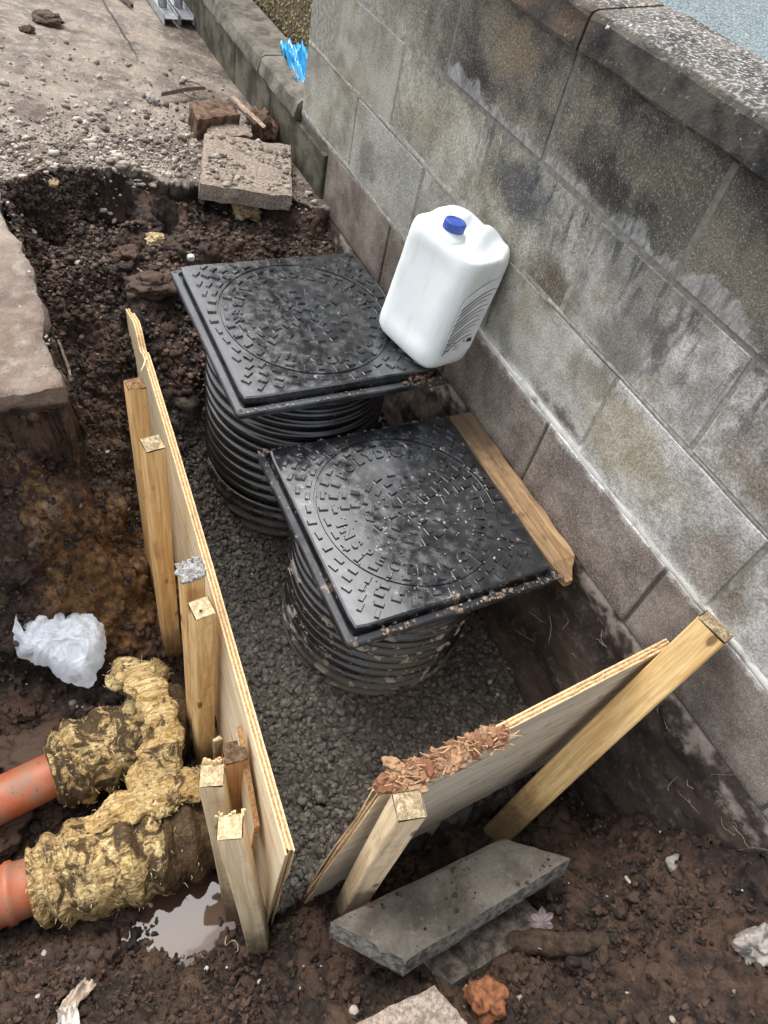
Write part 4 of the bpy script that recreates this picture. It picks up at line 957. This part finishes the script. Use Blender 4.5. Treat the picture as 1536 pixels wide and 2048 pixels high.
# torn fibres on the near board's top edge
V, F, T = [], [], []
r0 = np.random.RandomState(21)
for k in range(900):
    f = r0.uniform(0, 1); yv = -.705 + .245 * f; spread = .5 + .5 * math.sin(f * 3.1) ; c = np.array([2.062 + r0.normal(.004, .009), yv + r0.normal(0, .008), -.372 + .028 * f + abs(r0.normal(0, .012)) * spread])
    dr = r0.normal(size=3) * np.array([.4, .5, .3]) + np.array([.25, .8, .08]); dr /= np.linalg.norm(dr); l = r0.uniform(.005, .02) * (2.4 if r0.rand() < .10 else 1); a = r0.uniform(.0004, .0016)
    s = np.cross(dr, [0, 0, 1.]); s /= np.linalg.norm(s); u2 = np.cross(s, dr); b = len(V)
    for e, ww in ((-1, 1), (1, .5)):
        for (p, q) in ((-1, -1), (1, -1), (1, 1), (-1, 1)): V.append(tuple(c + dr * l * .5 * e + s * a * p * ww + u2 * a * .5 * q * ww))
    F += [(b, b + 3, b + 2, b + 1), (b + 4, b + 5, b + 6, b + 7), (b, b + 1, b + 5, b + 4), (b + 1, b + 2, b + 6, b + 5), (b + 2, b + 3, b + 7, b + 6), (b + 3, b, b + 4, b + 7)]; T += [r0.beta(1.1, 1.6)] * 8
mwi = b2.matrix_world.inverted(); V = [tuple(mwi @ Vector(v)) for v in V]
q = link('torn_fibres', mesh('torn_fibres', V, F, FIBRE, False, None, {'tone': T}), b2); q['kind'] = 'stuff'
P = np.stack([2.062 + r0.normal(.004, .008, 190), np.linspace(-.70, -.47, 190), -.372 + .028 * np.linspace(0, 1, 190) + r0.uniform(0, .012, 190)], -1); Vs, Fs, Ts = stones(P, r0.uniform(.005, .016, 190), 3, .6, .9)
q = link('torn_pulp', mesh('torn_pulp', [tuple(mwi @ Vector(v)) for v in Vs], Fs, FIBRE, False, None, {'tone': Ts * .55}), b2); q['kind'] = 'stuff'
# delaminated strip leaning on the outside of board 1
def strip():
    poly = [(1.838, -.462), (1.985, -.60), (2.004, -.685), (1.975, -.70), (1.842, -.545)]; V = []; th = .011
    for k, off in enumerate((0, th)):
        for x, z in poly:
            y = -.872 - .0577 * (x - 1.84) - .006 - off - .01 * sst(-.6, -.7, np.array(z)); V.append((x, float(y), z))
    m = len(poly); F = [tuple(range(m)), tuple(range(m, 2 * m))[::-1]] + [(i, i + m, (i + 1) % m + m, (i + 1) % m) for i in range(m)]
    o = put('plywood_offcut', V, F, [PLY, PLY_E1], None, False, [0, 0] + [1] * m); tag(o, 'split strip of plywood leaning on the near end of the long board', 'wood scrap')
strip()
# snapped sliver on the far end of board 1
V, F = [], []; ribbon([(.77, -.80, -.452), (.80, -.812, -.448), (.845, -.83, -.43)], [.003, .0025, .0008], V, F); mwi = b1.matrix_world.inverted()
link('splinter', mesh('splinter', [tuple(mwi @ Vector(v)) for v in V], F, PLY_E2), b1)

# ------------------------------------------------------------------ slabs and rubble
def slab(name, quad, thick, mats, label, cat, jit=.002, seed=0, group=None, sub=14):
    """quad: 4 top corners (world); edges slightly worn"""
    q = [np.array(p, float) for p in quad]; n = sub; r0 = np.random.RandomState(seed); nr = np.cross(q[1] - q[0], q[3] - q[0]); nr /= np.linalg.norm(nr)
    if nr[2] < 0: nr = -nr
    T = np.zeros((n, n, 3))
    for i in range(n):
        for j in range(n):
            a, b = i / (n - 1), j / (n - 1); p = q[0] * (1 - a) * (1 - b) + q[1] * a * (1 - b) + q[2] * a * b + q[3] * (1 - a) * b
            e = min(i, j, n - 1 - i, n - 1 - j); p = p + nr * (jit * .8 * float(fbm(np.array(p[0] * 40), np.array(p[1] * 40), None, 2, seed)) - (.003 if e == 0 else 0)) + (r0.normal(size=3) * jit * .35 if e == 0 else 0); T[i, j] = p
    Bm = T - nr * thick; V = np.concatenate([T.reshape(-1, 3), Bm.reshape(-1, 3)]); N = n * n; F = [tuple(f) for f in gridF(n, n)]; fm = [0] * len(F)
    F += [tuple(f[::-1] + N) for f in gridF(n, n)]; fm += [1] * len(gridF(n, n))
    ring = [i * n for i in range(n)] + [(n - 1) * n + j for j in range(1, n)] + [i * n + n - 1 for i in range(n - 2, -1, -1)] + [j for j in range(n - 2, 0, -1)]
    m = len(ring); mid = len(V); V = np.concatenate([V, np.array([V[k] - nr * thick * .5 + r0.normal(size=3) * jit * .5 for k in ring])])
    for k in range(m):
        a, b = ring[k], ring[(k + 1) % m]; c, d = mid + k, mid + (k + 1) % m
        F += [(a, b, d, c), (c, d, b + N, a + N)]; fm += [1, 1]
    o = put(name, V, F, mats, None, False, fm); bm = bmesh.new(); bm.from_mesh(o.data); bmesh.ops.recalc_face_normals(bm, faces=bm.faces); bm.to_mesh(o.data); bm.free()
    tag(o, label, cat, group); return o
slab('concrete_slab', [(2.172, -.800, -.72), (2.293, -.700, -.685), (2.268, -.285, -.70), (2.170, -.375, -.76)], .052, [SLAB, SLAB_E], 'grey concrete paving slab tilted at the foot of the near board, upper of two', 'paving slab', seed=1)
slab('concrete_slab', [(2.215, -.66, -.82), (2.362, -.61, -.775), (2.355, -.36, -.79), (2.21, -.38, -.85)], .045, [SLAB_M, SLAB_E], 'dark muddy slab half buried under the upper slab', 'paving slab', seed=2)
slab('concrete_slab', [(-.25, -.344, -.313), (-.225, -.025, -.352), (.158, -.163, -.345), (.123, -.465, -.306)], .052, [SLAB_B, SLAB_B], 'gritty square slab strewn with gravel at the back, beside the low wall', 'paving slab', jit=.004, seed=3)
slab('concrete_fragment', [(2.335, -.915, -.625), (2.352, -.69, -.62), (2.48, -.635, -.625), (2.58, -.96, -.62)], .06, [SLAB_B, SLAB_B], 'broken brown concrete corner at the bottom edge of the picture', 'rubble', jit=.004, seed=4)
slab('broken_brick', [(-.447, -.343, -.295), (-.52, -.174, -.315), (-.40, -.165, -.315), (-.307, -.355, -.295)], .085, [BRICK_R, BRICK_R], 'broken brown brick behind the gravel-strewn slab', 'brick', jit=.005, seed=5)
slab('broken_brick', [(-.39, -.29, -.335), (-.40, -.12, -.355), (-.30, -.15, -.35), (-.27, -.33, -.33)], .06, [SLAB_B, BRICK_R], 'mortar-covered brick piece between the slab and the larger broken brick', 'brick', jit=.005, seed=6)
q4 = [np.array(p) for p in ((-.25, -.344, -.313), (-.225, -.025, -.352), (.158, -.163, -.345), (.123, -.465, -.306))]
ab = rng.uniform(.04, .96, (420, 2)); P = np.array([q4[0] * (1 - a) * (1 - b) + q4[1] * a * (1 - b) + q4[2] * a * b + q4[3] * (1 - a) * b for a, b in ab]); P[:, 2] += .002
keep = fbm(P[:, 0] * 9, P[:, 1] * 9, None, 2, 44) > -.15; P = P[keep]; V, F, t = stones(P, .003 + .012 * rng.uniform(0, 1, len(P)) ** 3, 2, .6, .35)
o = put('slab_gravel', V, F, PEBBLE, None, False, None, {'tone': t * .8}); tag(o, 'gravel and grit lying on the square slab at the back', kind='stuff')
def rock(name, p, r, mat, label, cat='stone', sc=(1, 1, .8), seed=0, rough=.5, rz=0, sub=5):
    bv, bf = ico(sub); k = 1 + rough * fbm(bv[:, 0] * 1.5 + seed * 9.1, bv[:, 1] * 1.5, bv[:, 2] * 1.5, 4, seed); w = bv * k[:, None]
    w = w * (1 + .06 * fbm(bv[:, 0] * 7 + seed, bv[:, 1] * 7, bv[:, 2] * 7, 3, seed + 5) * (rough > .2))[:, None]; w = np.sign(w) * np.abs(w) ** .85 * np.array(sc) * r; c, s = math.cos(rz), math.sin(rz); w = np.stack([w[:, 0] * c - w[:, 1] * s, w[:, 0] * s + w[:, 1] * c, w[:, 2]], -1)
    o = put(name, w + np.array(p), bf, mat, None, True); tag(o, label, cat); return o
def rockg(name, x, y, r, mat, label, sink=.35, **k):
    sc = k.get('sc', (1, 1, .8)); return rock(name, (x, y, gz1(x, y) + r * sc[2] * (1 - sink)), r, mat, label, **k)
rockg('rubble_lump', -.42, -.075, .06, BRICK_R, 'dark red rubble lump against the low wall behind the slab', cat='rubble', seed=1, sc=(1.2, .8, 1), sink=.2)
rockg('sandstone_lump', .21, -.636, .026, ROCK_Y, 'small flat yellow stone in the middle of the rear soil bank', seed=2, sc=(1, 1.1, .5), sink=.2)
rockg('sandstone_lump', .08, -.30, .037, ROCK_Y, 'larger yellow stone half buried just behind the rear cover', seed=3, sc=(1, 1.1, .7), sink=.35)
rockg('foam_scrap', .03, -.90, .02, ROCK_Y, 'crumbled yellow scrap above the left hole in the soil', cat='scrap', seed=4, sc=(1, 1.2, .6))
rockg('soil_lump', .26, -.74, .036, CLOD, 'rounded brown clod above the tall board', cat='soil lump', seed=5)
rockg('soil_lump', .42, -.70, .05, CLOD, 'broad crumbly brown clod behind the corner of the rear cover', cat='soil lump', seed=6, sc=(1, 1.3, .6))
rockg('pebble', .28, -.544, .013, ROCK_W, 'smooth white pebble beside the rear cover corner', seed=7, rough=.1, sc=(1, 1, .8))
rockg('clay_lump', 2.41, -.575, .034, ROCK_R, 'orange brown clay lump in front of the muddy slab', cat='soil lump', seed=8, sc=(1, .9, 1.1), sink=.25)
rockg('stone', 2.545, -.13, .036, ROCK_G, 'angular pale stone at the right edge of the picture', seed=9, sc=(.8, 1.2, .9), sink=.25)
rockg('pebble', 2.375, -.115, .021, ROCK_G, 'round grey pebble on the soil heap under the wall', seed=10, rough=.1, sink=.1)
rockg('pebble', .93, -1.09, .016, ROCK_G, 'grey pebble on the broken path edge at the left', seed=11, sink=-3.3)
rockg('soil_lump', -1.26, -.70, .04, CLOD, 'flattened dark clump of soil on the path near the top left', cat='soil lump', seed=31, sc=(1.2, 1.3, .45), sink=.3)
rockg('soil_lump', -1.10, -.80, .022, CLOD, 'small dark crumb of soil on the path left of the flattened clump', cat='soil lump', seed=32, sc=(1, 1.2, .6), sink=.3)
rockg('stone', -.60, -.44, .03, ROCK_G, 'grey angular stone bedded in the path gravel left of the bricks', seed=33, sc=(1.3, .8, .5), sink=.3)
rockg('pebble', 1.99, -.815, .012, ROCK_G, 'grey pebble in the gap between the two boards', seed=12, rough=.15)
rockg('soil_lump', 1.47, -1.30, .065, CLOD, 'large reddish clod left of the wrapped pipe', cat='soil lump', seed=13, sc=(.9, 1.3, .7))
rockg('soil_lump', 1.62, -1.42, .07, CLOD, 'dark clod at the left edge above the orange pipe', cat='soil lump', seed=14, sc=(1, 1.2, .7))
for m_ in [o for o in bpy.data.objects if o.type == 'MESH' and o.data.materials and o.data.materials[0] == CLOD and 'tone' not in o.data.attributes]:
    a = m_.data.attributes.new('tone', 'FLOAT', 'POINT'); a.data.foreach_set('value', np.full(len(m_.data.vertices), .75, dtype=np.float32))

q4 = [np.array(p) for p in ((2.172, -.80, -.718), (2.293, -.70, -.683), (2.268, -.285, -.698), (2.17, -.375, -.758))]
ab = rng.uniform(.02, .98, (130, 2)); P = np.array([q4[0] * (1 - a) * (1 - b) + q4[1] * a * (1 - b) + q4[2] * a * b + q4[3] * (1 - a) * b for a, b in ab]); P = P[(ab[:, 0] < .25) | (fbm(P[:, 0] * 14, P[:, 1] * 14, None, 2, 46) > .35)]
V, F, t = stones(P, .0015 + .006 * rng.uniform(0, 1, len(P)) ** 3, 1, .7, .4); o = put('slab_crumbs', V, F, CLOD, None, False, None, {'tone': t}); tag(o, 'soil crumbs on the tilted paving slab', kind='stuff')

# ------------------------------------------------------------------ pipes and insulation
def tube(path, rad, seg=28, cap=True):
    path = np.asarray(path, float); n = len(path); d = np.gradient(path, axis=0); d /= np.linalg.norm(d, axis=1)[:, None]; up = np.array([0, 0, 1.]); a = np.linspace(0, 2 * np.pi, seg, endpoint=False); V = np.zeros((n, seg, 3))
    for i in range(n):
        s = np.cross(d[i], up); s /= np.linalg.norm(s); t = np.cross(s, d[i]); r = rad[i] if hasattr(rad, '__len__') else rad
        V[i] = path[i] + r * (np.cos(a)[:, None] * s + np.sin(a)[:, None] * t)
    i = np.arange(n - 1)[:, None]; j = np.arange(seg)[None]; A = i * seg + j; B = i * seg + (j + 1) % seg; F = np.stack([A, B, B + seg, A + seg], -1).reshape(-1, 4)
    return V, F
def pipe(p0, p1, label, sockets=()):
    p0, p1 = np.array(p0, float), np.array(p1, float); t = thing('drain_pipe', tuple(p1), label, 'pipe', 'orange drain pipes'); V, F = tube([p0 + (p1 - p0) * f for f in np.linspace(0, 1, 8)], .055, 40); put('pipe', V.reshape(-1, 3), F, PIPE, t, True)
    L = np.linalg.norm(p1 - p0)
    for (s0, s1) in sockets:
        prof = [(s0, .055), (s0 + .001, .064), (s0 + .004, .066), (s0 + .012, .0685), (s0 + .02, .0655), (s0 + .045, .064), (s0 + .05, .068), (s0 + .062, .0685), (s0 + .066, .063), (s1 - .02, .062), (s1, .056)]
        P = [p0 + (p1 - p0) * (a / L) for a, _ in prof]; V, F = tube(P, [r for _, r in prof], 40); put('socket', V.reshape(-1, 3), F, PIPE, t, True)
pipe((1.625, -1.62, -1.03), (1.54, -1.10, -1.05), 'bare orange drain pipe entering the upper wool wrap')
pipe((1.785, -1.60, -1.045), (1.815, -1.10, -1.05), 'orange drain pipe with a ribbed socket entering the lower wool wrap', [(.165, .275)])
def wrap(path, rad, seed, label, mud=0., amp=.02, squash=1., name='insulation_wrap', spiral=True):
    n = 110; seg = 96; path = np.asarray(path, float); tt = np.linspace(0, len(path) - 1, n); P = np.stack([np.interp(tt, np.arange(len(path)), path[:, k]) for k in range(3)], -1)
    for _ in range(6): P[1:-1] = (P[:-2] + P[1:-1] * 2 + P[2:]) / 4
    R = np.interp(tt, np.arange(len(rad)), rad); V, F = tube(P, R, seg); c = P[:, None, :]; D = V - c
    a = np.linspace(0, 2 * np.pi, seg, endpoint=False)[None]; s = np.linspace(0, 1, n)[:, None] * np.linalg.norm(np.diff(P, axis=0), axis=1).sum()
    X, Y, Z = V[..., 0], V[..., 1], V[..., 2]
    w = 1 - np.abs(fbm(X * 11, Y * 11, Z * 11, 4, seed)); fold = np.sin(s * 95 + a * (1 if spiral else 0) + 2.2 * fbm(X * 8, Y * 8, Z * 8, 2, seed + 1))
    k = amp * (1.0 * fbm(X * 7, Y * 7, Z * 7, 3, seed + 2) + .55 * w + (.5 if spiral else .15) * fold) + .0045 * (.5 - np.abs(fbm(X * 38, Y * 60, Z * 38, 4, seed + 3))) + .002 * fbm(X * 220, Y * 220, Z * 220, 2, seed + 4)
    Rr = np.linalg.norm(D, axis=2); V = c + D * (1 + k / Rr)[..., None]; V[..., 2] = c[..., 2] + (V[..., 2] - c[..., 2]) * squash
    # roll the first and last rows inwards so the ends are closed
    for i, f in ((0, .55), (n - 1, .3)): V[i] = P[i] + (V[i] - P[i]) * f
    V = V.reshape(-1, 3); md = mud + .12 * fbm(V[:, 0] * 9, V[:, 1] * 9, V[:, 2] * 9, 2, seed + 9) + .06 * sst(.02, .08, V[:, 2] - np.repeat(P[:, 2], seg)) + .10 * sst(-.02, -.09, V[:, 2] - np.repeat(P[:, 2], seg))
    cap = []
    fan0 = len(V); V = np.concatenate([V, P[-1:]]); md = np.r_[md, mud]
    F4 = [tuple(f) for f in F] + [((n - 1) * seg + k, fan0, (n - 1) * seg + (k + 1) % seg) for k in range(seg)]
    o = put(name, V, F4, WOOL, None, True, None, {'mud': md}); tag(o, label, 'insulation', 'glass wool wraps'); 
    # loose fibres standing off the surface
    r1 = np.random.RandomState(seed); nf = 170 if mud < .15 else 25; VV, FF = [], []; N = n * seg
    for q in range(nf):
        i = r1.randint(0, N); p = V[i]; pc = P[i // seg]; out = (p - pc); out /= np.linalg.norm(out); d = out * r1.uniform(.1, .9) + r1.normal(size=3) * .7; d /= np.linalg.norm(d); l = r1.uniform(.004, .014)
        ribbon([p - out * .002, p + d * l * .5 + r1.normal(size=3) * .002, p + d * l + r1.normal(size=3) * .004], [.0008, .0006, .0002], VV, FF, (.3, .2, .9))
    mi = np.array(o.location); z = link('loose_fibres', mesh('loose_fibres', np.array(VV) - mi, FF, WOOL_P), o); z['kind'] = 'stuff'
    return o
wrap([(1.56, -1.26, -1.045), (1.555, -1.21, -1.05), (1.54, -1.12, -1.05), (1.535, -1.02, -1.055)], [.078, .092, .094, .100], 3, 'upper yellow glass wool wrap rolled round the bare orange pipe', 0.06, .018)
wrap([(1.40, -1.075, -.985), (1.40, -1.025, -.94), (1.45, -1.005, -.92), (1.51, -.99, -.905), (1.585, -.985, -.905), (1.655, -1.005, -.925), (1.705, -1.05, -.98), (1.715, -1.075, -1.03)], [.014, .036, .036, .034, .040, .048, .042, .016], 5, 'pale strip of glass wool draped over the end of the upper wrap', .0, .013, .38, 'insulation_strip')
wrap([(1.745, -1.20, -.965), (1.74, -1.12, -.945), (1.745, -1.03, -.945), (1.74, -.95, -.95), (1.735, -.925, -.955)], [.012, .032, .040, .034, .008], 7, 'loose yellow strip of glass wool lying between the two wraps', -.01, .013, .42, 'insulation_strip')
wrap([(1.80, -1.335, -1.05), (1.805, -1.25, -1.05), (1.815, -1.13, -1.05), (1.82, -1.04, -1.05)], [.076, .092, .100, .096], 9, 'lower yellow glass wool wrap round the socketed orange pipe', .04, .02)
wrap([(1.82, -1.05, -1.05), (1.83, -.99, -1.055), (1.84, -.92, -1.06)], [.10, .092, .07], 11, 'soil-caked end of the lower wrap against the pegs', .28, .02)
wrap([(1.54, -1.02, -1.04), (1.54, -.96, -1.05), (1.55, -.91, -1.07)], [.10, .088, .06], 13, 'dark soil-caked end of the upper wrap behind the draped strip', .26, .016)
wrap([(1.335, -.955, -1.045), (1.37, -.945, -1.06), (1.40, -.945, -1.075)], [.008, .017, .008], 15, 'small tuft of pale wool at the foot of the second peg', -.15, .006, .8, 'insulation_strip')

# ------------------------------------------------------------------ puddle
a = np.linspace(0, 2 * np.pi, 64, endpoint=False); rr_ = .16 + .03 * fbm(np.cos(a) * 2, np.sin(a) * 2, None, 3, 2)
V = np.stack([1.985 + rr_ * .9 * np.cos(a), -1.0 + rr_ * 1.0 * np.sin(a), np.full(64, -1.118)], -1)
V = np.concatenate([V, [[1.985, -1.0, -1.118]]]); F = [(k, (k + 1) % 64, 64) for k in range(64)]
o = put('puddle', V, F, WATER); tag(o, 'still puddle of brown water reflecting the sky', kind='structure')

# ------------------------------------------------------------------ carrier bag
def bag():
    B0 = np.array([(1.211, -1.27), (1.172, -1.243), (1.159, -1.198), (1.186, -1.16), (1.222, -1.150), (1.213, -1.107), (1.25, -1.066), (1.303, -1.065), (1.346, -1.082), (1.383, -1.124), (1.363, -1.171), (1.339, -1.201), (1.311, -1.212), (1.283, -1.265), (1.249, -1.277)])
    cx, cy = 1.268, -1.168; NA = 160; NQ = 56
    B = B0 - np.array([cx, cy]); ang = np.arctan2(B[:, 1], B[:, 0]); o_ = np.argsort(ang); A = np.linspace(-np.pi, np.pi, NA, endpoint=False)
    rad = np.interp(A, np.r_[ang[o_] - 2 * np.pi, ang[o_], ang[o_] + 2 * np.pi], np.tile(np.linalg.norm(B[o_], axis=1), 3)); q = np.linspace(0, 1, NQ)
    rad = rad * (1 + .05 * vn(A * 6, A * 0, None, 77) + .03 * vn(A * 17, A * 0, None, 78))
    Rm = rad[:, None] * q[None, :]; X = cx + Rm * np.cos(A)[:, None]; Y = cy + Rm * np.sin(A)[:, None]
    gs = -.92 - .6 * (X - 1.25) + .012
    wx = .015 * fbm(X * 20, Y * 20, None, 2, 66); wy = .015 * fbm(X * 20, Y * 20, None, 2, 67)
    def crease(f, s): return np.abs(fbm((X + wx) * f, (Y + wy) * f, None, 2, s))
    H = .020 * (1 - q[None] ** 4) * np.clip(.35 + 7 * (X - 1.19), .25, 1) + (-.030 * crease(9, 8) - .012 * crease(19, 18) - .005 * crease(50, 28)) * (1 - q[None] ** 8) + .012
    dent = np.exp(-((X - 1.195) / .016) ** 2 - ((Y + 1.20) / .028) ** 2); H = H - .016 * dent
    up = np.stack([X, Y, gs + .008 + np.maximum(H, -.016) - .030 * q[None] ** 7], -1).reshape(-1, 3); lo = up - np.array([0, 0, .0015])
    F = gridF(NA, NQ, True); V = np.concatenate([up, lo]); F = np.concatenate([F, F[:, ::-1] + len(up)]); t = put('carrier_bag', V, F, BAG, None, True); tag(t, 'crumpled white plastic carrier bag lying on the soil at the left', 'plastic bag')
    # one handle loop standing at the upper left
    zp = lambda x: -.92 - .6 * (x - 1.25)
    P = [(1.285, -1.235, zp(1.285) + .03), (1.22, -1.262, zp(1.22) + .03), (1.172, -1.235, zp(1.172) + .035), (1.165, -1.195, zp(1.165) + .035), (1.192, -1.165, zp(1.192) + .03), (1.245, -1.15, zp(1.245) + .028)]
    P = np.array(P); tt = np.linspace(0, 5, 26); P = np.stack([np.interp(tt, range(6), P[:, k]) for k in range(3)], -1); V, F = [], []
    for i, p in enumerate(P):
        w = .015 + .003 * math.sin(i * 1.7); V += [tuple(p + np.array([w * .6, -w * .5, -w * .6])), tuple(p + np.array([0, 0, .004 * math.sin(i)])), tuple(p + np.array([-w * .5, w * .5, w * .3]))]
    F = [(3 * i + k, 3 * i + 3 + k, 3 * i + 4 + k, 3 * i + 1 + k) for i in range(25) for k in range(2)]; mi = np.array(t.location); me = mesh('handle', np.array(V) - mi, F, BAG, True); h = link('handle', me, t)
    md = h.modifiers.new('thickness', 'SOLIDIFY'); md.thickness = .0015
bag()

# ------------------------------------------------------------------ small things
def sheet(name, pts, n, mats, label, cat, amp=.006, seed=0, fm=None, th=.0012):
    """thin crumpled sheet on a bilinear quad"""
    q = [np.array(p, float) for p in pts]; nr = np.cross(q[1] - q[0], q[3] - q[0]); nr /= np.linalg.norm(nr); V = []
    for i in range(n):
        for j in range(n):
            a, b = i / (n - 1), j / (n - 1); p = q[0] * (1 - a) * (1 - b) + q[1] * a * (1 - b) + q[2] * a * b + q[3] * (1 - a) * b
            V.append(p + nr * amp * (1.5 - 3 * abs(float(fbm(np.array(a * 3.1 + seed), np.array(b * 3.1), None, 3, seed)))) + (q[1] - q[0]) * .05 * float(vn(np.array(a * 3.), np.array(b * 3.), None, seed + 3)))
    F = [tuple(f) for f in gridF(n, n)]; o = put(name, V, F, mats, None, True, fm(n) if fm else None); tag(o, label, cat); md = o.modifiers.new('thickness', 'SOLIDIFY'); md.thickness = th; return o
sheet('plastic_wrapper', [(-.335, .03, -.18), (-.66, .075, -.165), (-.69, .175, -.145), (-.40, .125, -.15)], 22, [SHEET, SHEET_W], 'bright blue crumpled plastic wrapper on the low wall coping', 'wrapper', .022, 4,
      lambda n: [1 if ((i * 7 + j * 3) % 11 == 0 or (i > 8 and 6 < j < 10)) and (i + j) % 3 == 0 else 0 for i in range(n - 1) for j in range(n - 1)])
def gh(x, y, d): return (x, y, gz1(x, y) + d)
sheet('plastic_scrap', [gh(2.075, -1.315, .03), gh(2.03, -1.26, .035), gh(2.047, -1.237, .04), gh(2.09, -1.285, .03)], 14, [SCRAP], 'torn scrap of dirty brown plastic on the near soil bank', 'plastic scrap', .006, 2)
sheet('plastic_scrap', [gh(2.078, -1.312, .03), gh(2.075, -1.28, .035), gh(2.125, -1.272, .03), gh(2.13, -1.31, .025)], 14, [SCRAP_P], 'strip of dirty film hanging below the brown plastic scrap', 'plastic scrap', .006, 6)
def stickline(name, pts, w, mat, label, cat):
    V, F = [], []; ribbon(pts, w, V, F, (.1, .2, 1)); o = put(name, V, F, mat); tag(o, label, cat); return o
g = lambda x, y, d=.004: (x, y, gz1(x, y) + d)
stickline('rusty_strip', [(-.628, -.40, -.345), (-.69, -.29, -.35), (-.747, -.20, -.365)], [.008, .009, .007], STICK_D, 'dark rusty strip lying on the gravel by the bricks', 'strip')
stickline('wood_lath', [(-.504, -.163, -.30), (-.301, -.102, -.325)], [.009, .009], STICK, 'grey splintered lath resting over the bricks, left of a pair', 'wood scrap')
stickline('wood_lath', [(-.494, -.185, -.305), (-.332, -.125, -.325)], [.006, .005], STICK_D, 'thinner dark lath resting beside the grey one', 'wood scrap')
ring = [(-.775 + .07 * math.cos(t), -.245 + .055 * math.sin(t), gz1(-.775 + .07 * math.cos(t), -.245 + .055 * math.sin(t)) + .012 + .008 * math.sin(t)) for t in np.linspace(.2, 6.4, 26)]
stickline('cable_tie', ring, .0028, STICK, 'thin pale ring of twine lying on the gravel', 'twine')
stickline('dry_twig', [g(.31, -.72), g(.36, -.69, .012), g(.40, -.665)], [.003, .0028, .002], STICK, 'short pale twig on the soil bank above the clod', 'twig')
stickline('dry_twig', [g(.55, -.995, .02), g(.62, -.985, .03), g(.68, -.99, .02)], [.004, .0045, .003], STICK, 'pale straw-like twig on the dark soil by the path edge', 'twig')
stickline('dry_twig', [g(.80, -.735, .01), g(.90, -.74, .02), g(1.0, -.755, .015)], [.003, .003, .002], STICK_D, 'dark thin twig lying along the long board inside the trench', 'twig')
P = np.array([g(2.325, -.50, -.01), g(2.345, -.46, .022), g(2.375, -.41, .028), g(2.41, -.35, .02), g(2.43, -.28, -.012)]); tt = np.linspace(0, 4, 40); P = np.stack([np.interp(tt, range(5), P[:, k]) for k in range(3)], -1)
for _ in range(4): P[1:-1] = (P[:-2] + 2 * P[1:-1] + P[2:]) / 4
V, F = tube(P, np.interp(tt, range(5), [.014, .019, .024, .022, .012]), 20); V = V.reshape(-1, 3); V += (.005 * np.stack([fbm(V[:, 0] * 25, V[:, 1] * 25, V[:, 2] * 60, 3, 201), fbm(V[:, 0] * 25, V[:, 1] * 25, V[:, 2] * 60, 3, 202), fbm(V[:, 0] * 60, V[:, 1] * 25, V[:, 2] * 25, 3, 203)], -1))
o = put('root', V, F, ROOT, None, True); tag(o, 'thick dark root sticking out of the soil beside the slabs', 'root')
stickline('white_root', [(2.04 + .02 * t + .006 * math.sin(t * 5), -.962 + .012 * math.sin(t * 3.1), gz1(2.04 + .02 * t, -.962) + .012 + .004 * math.sin(t * 4)) for t in np.linspace(0, 3, 22)], .0016, STICK, 'thin white root curled at the edge of the puddle', 'root')
for i, (x, y, a_, l, lb) in enumerate(((2.37, -.43, .6, .05, 'thin white straw standing in the soil above the leaf'), (2.62, -.2, 1.0, .04, 'short white straw near the bottom right corner'))):
    stickline('dry_straw', [g(x, y), g(x + l * .2 * math.cos(a_), y + l * .2 * math.sin(a_), .03), g(x + l * .3, y + l * .1, .05)], .0012, SHEET_W, lb, 'straw')
# leaf
V = [(0, 0, 0)]; L = 28
for k in range(L):
    t = k / L * 2 * math.pi; r = .026 * (1 + .22 * math.cos(7 * t)) * (1 - .25 * math.cos(t)); V.append((r * math.cos(t), r * .8 * math.sin(t), .006 * math.cos(2 * t) + .004 * (k % 2)))
V = np.array(V); V = V @ np.array([[.5, -.8, 0], [.8, .5, .3], [.1, -.2, .95]]) + np.array([2.347, -.378, gz1(2.347, -.378) + .035]); o = put('dead_leaf', V, [(0, 1 + k, 1 + (k + 1) % L) for k in range(L)], LEAF); tag(o, 'grey lobed dead leaf on the soil by the root', 'leaf'); o.modifiers.new('thickness', 'SOLIDIFY').thickness = .001
# galvanised barrier feet at the top edge
def barrier(y, x1, zb, label):
    t = thing('barrier_foot', (x1 - .4, y, zb), label, 'metal frame', 'metal feet standing on the path')
    V, F = [], []
    w, h, th = .034, .045, .004
    def bx(*a):
        v, f = box(*a); b = len(V); V.extend(v); F.extend([tuple(i + b for i in q) for q in f])
    bx(x1 - 1.3, x1, y - w, y - w + th, zb + .002, zb + h); bx(x1 - 1.3, x1, y + w - th, y + w, zb + .002, zb + h); bx(x1 - 1.3, x1 - .003, y - w + th, y + w - th, zb + h * .55, zb + h * .55 + th)
    put('channel', V, F, STEEL, t); Vp, Fp = lathe([(.021, zb + h * .6), (.021, zb + 1.5)], 20, x1 - .16, y); put('upright', Vp, Fp, STEEL, t, True)
barrier(-.135, -1.52, -.397, 'galvanised channel foot with upright, left of the pair at the top edge')
barrier(-.052, -1.55, -.404, 'galvanised channel foot with upright, nearer the low wall')
stickline('metal_strap', [(-2.1, -.40, -.36), (-1.673, -.278, -.372)], [.012, .012], STICK_D, 'dark narrow metal strap on the path left of the barrier feet', 'strip')
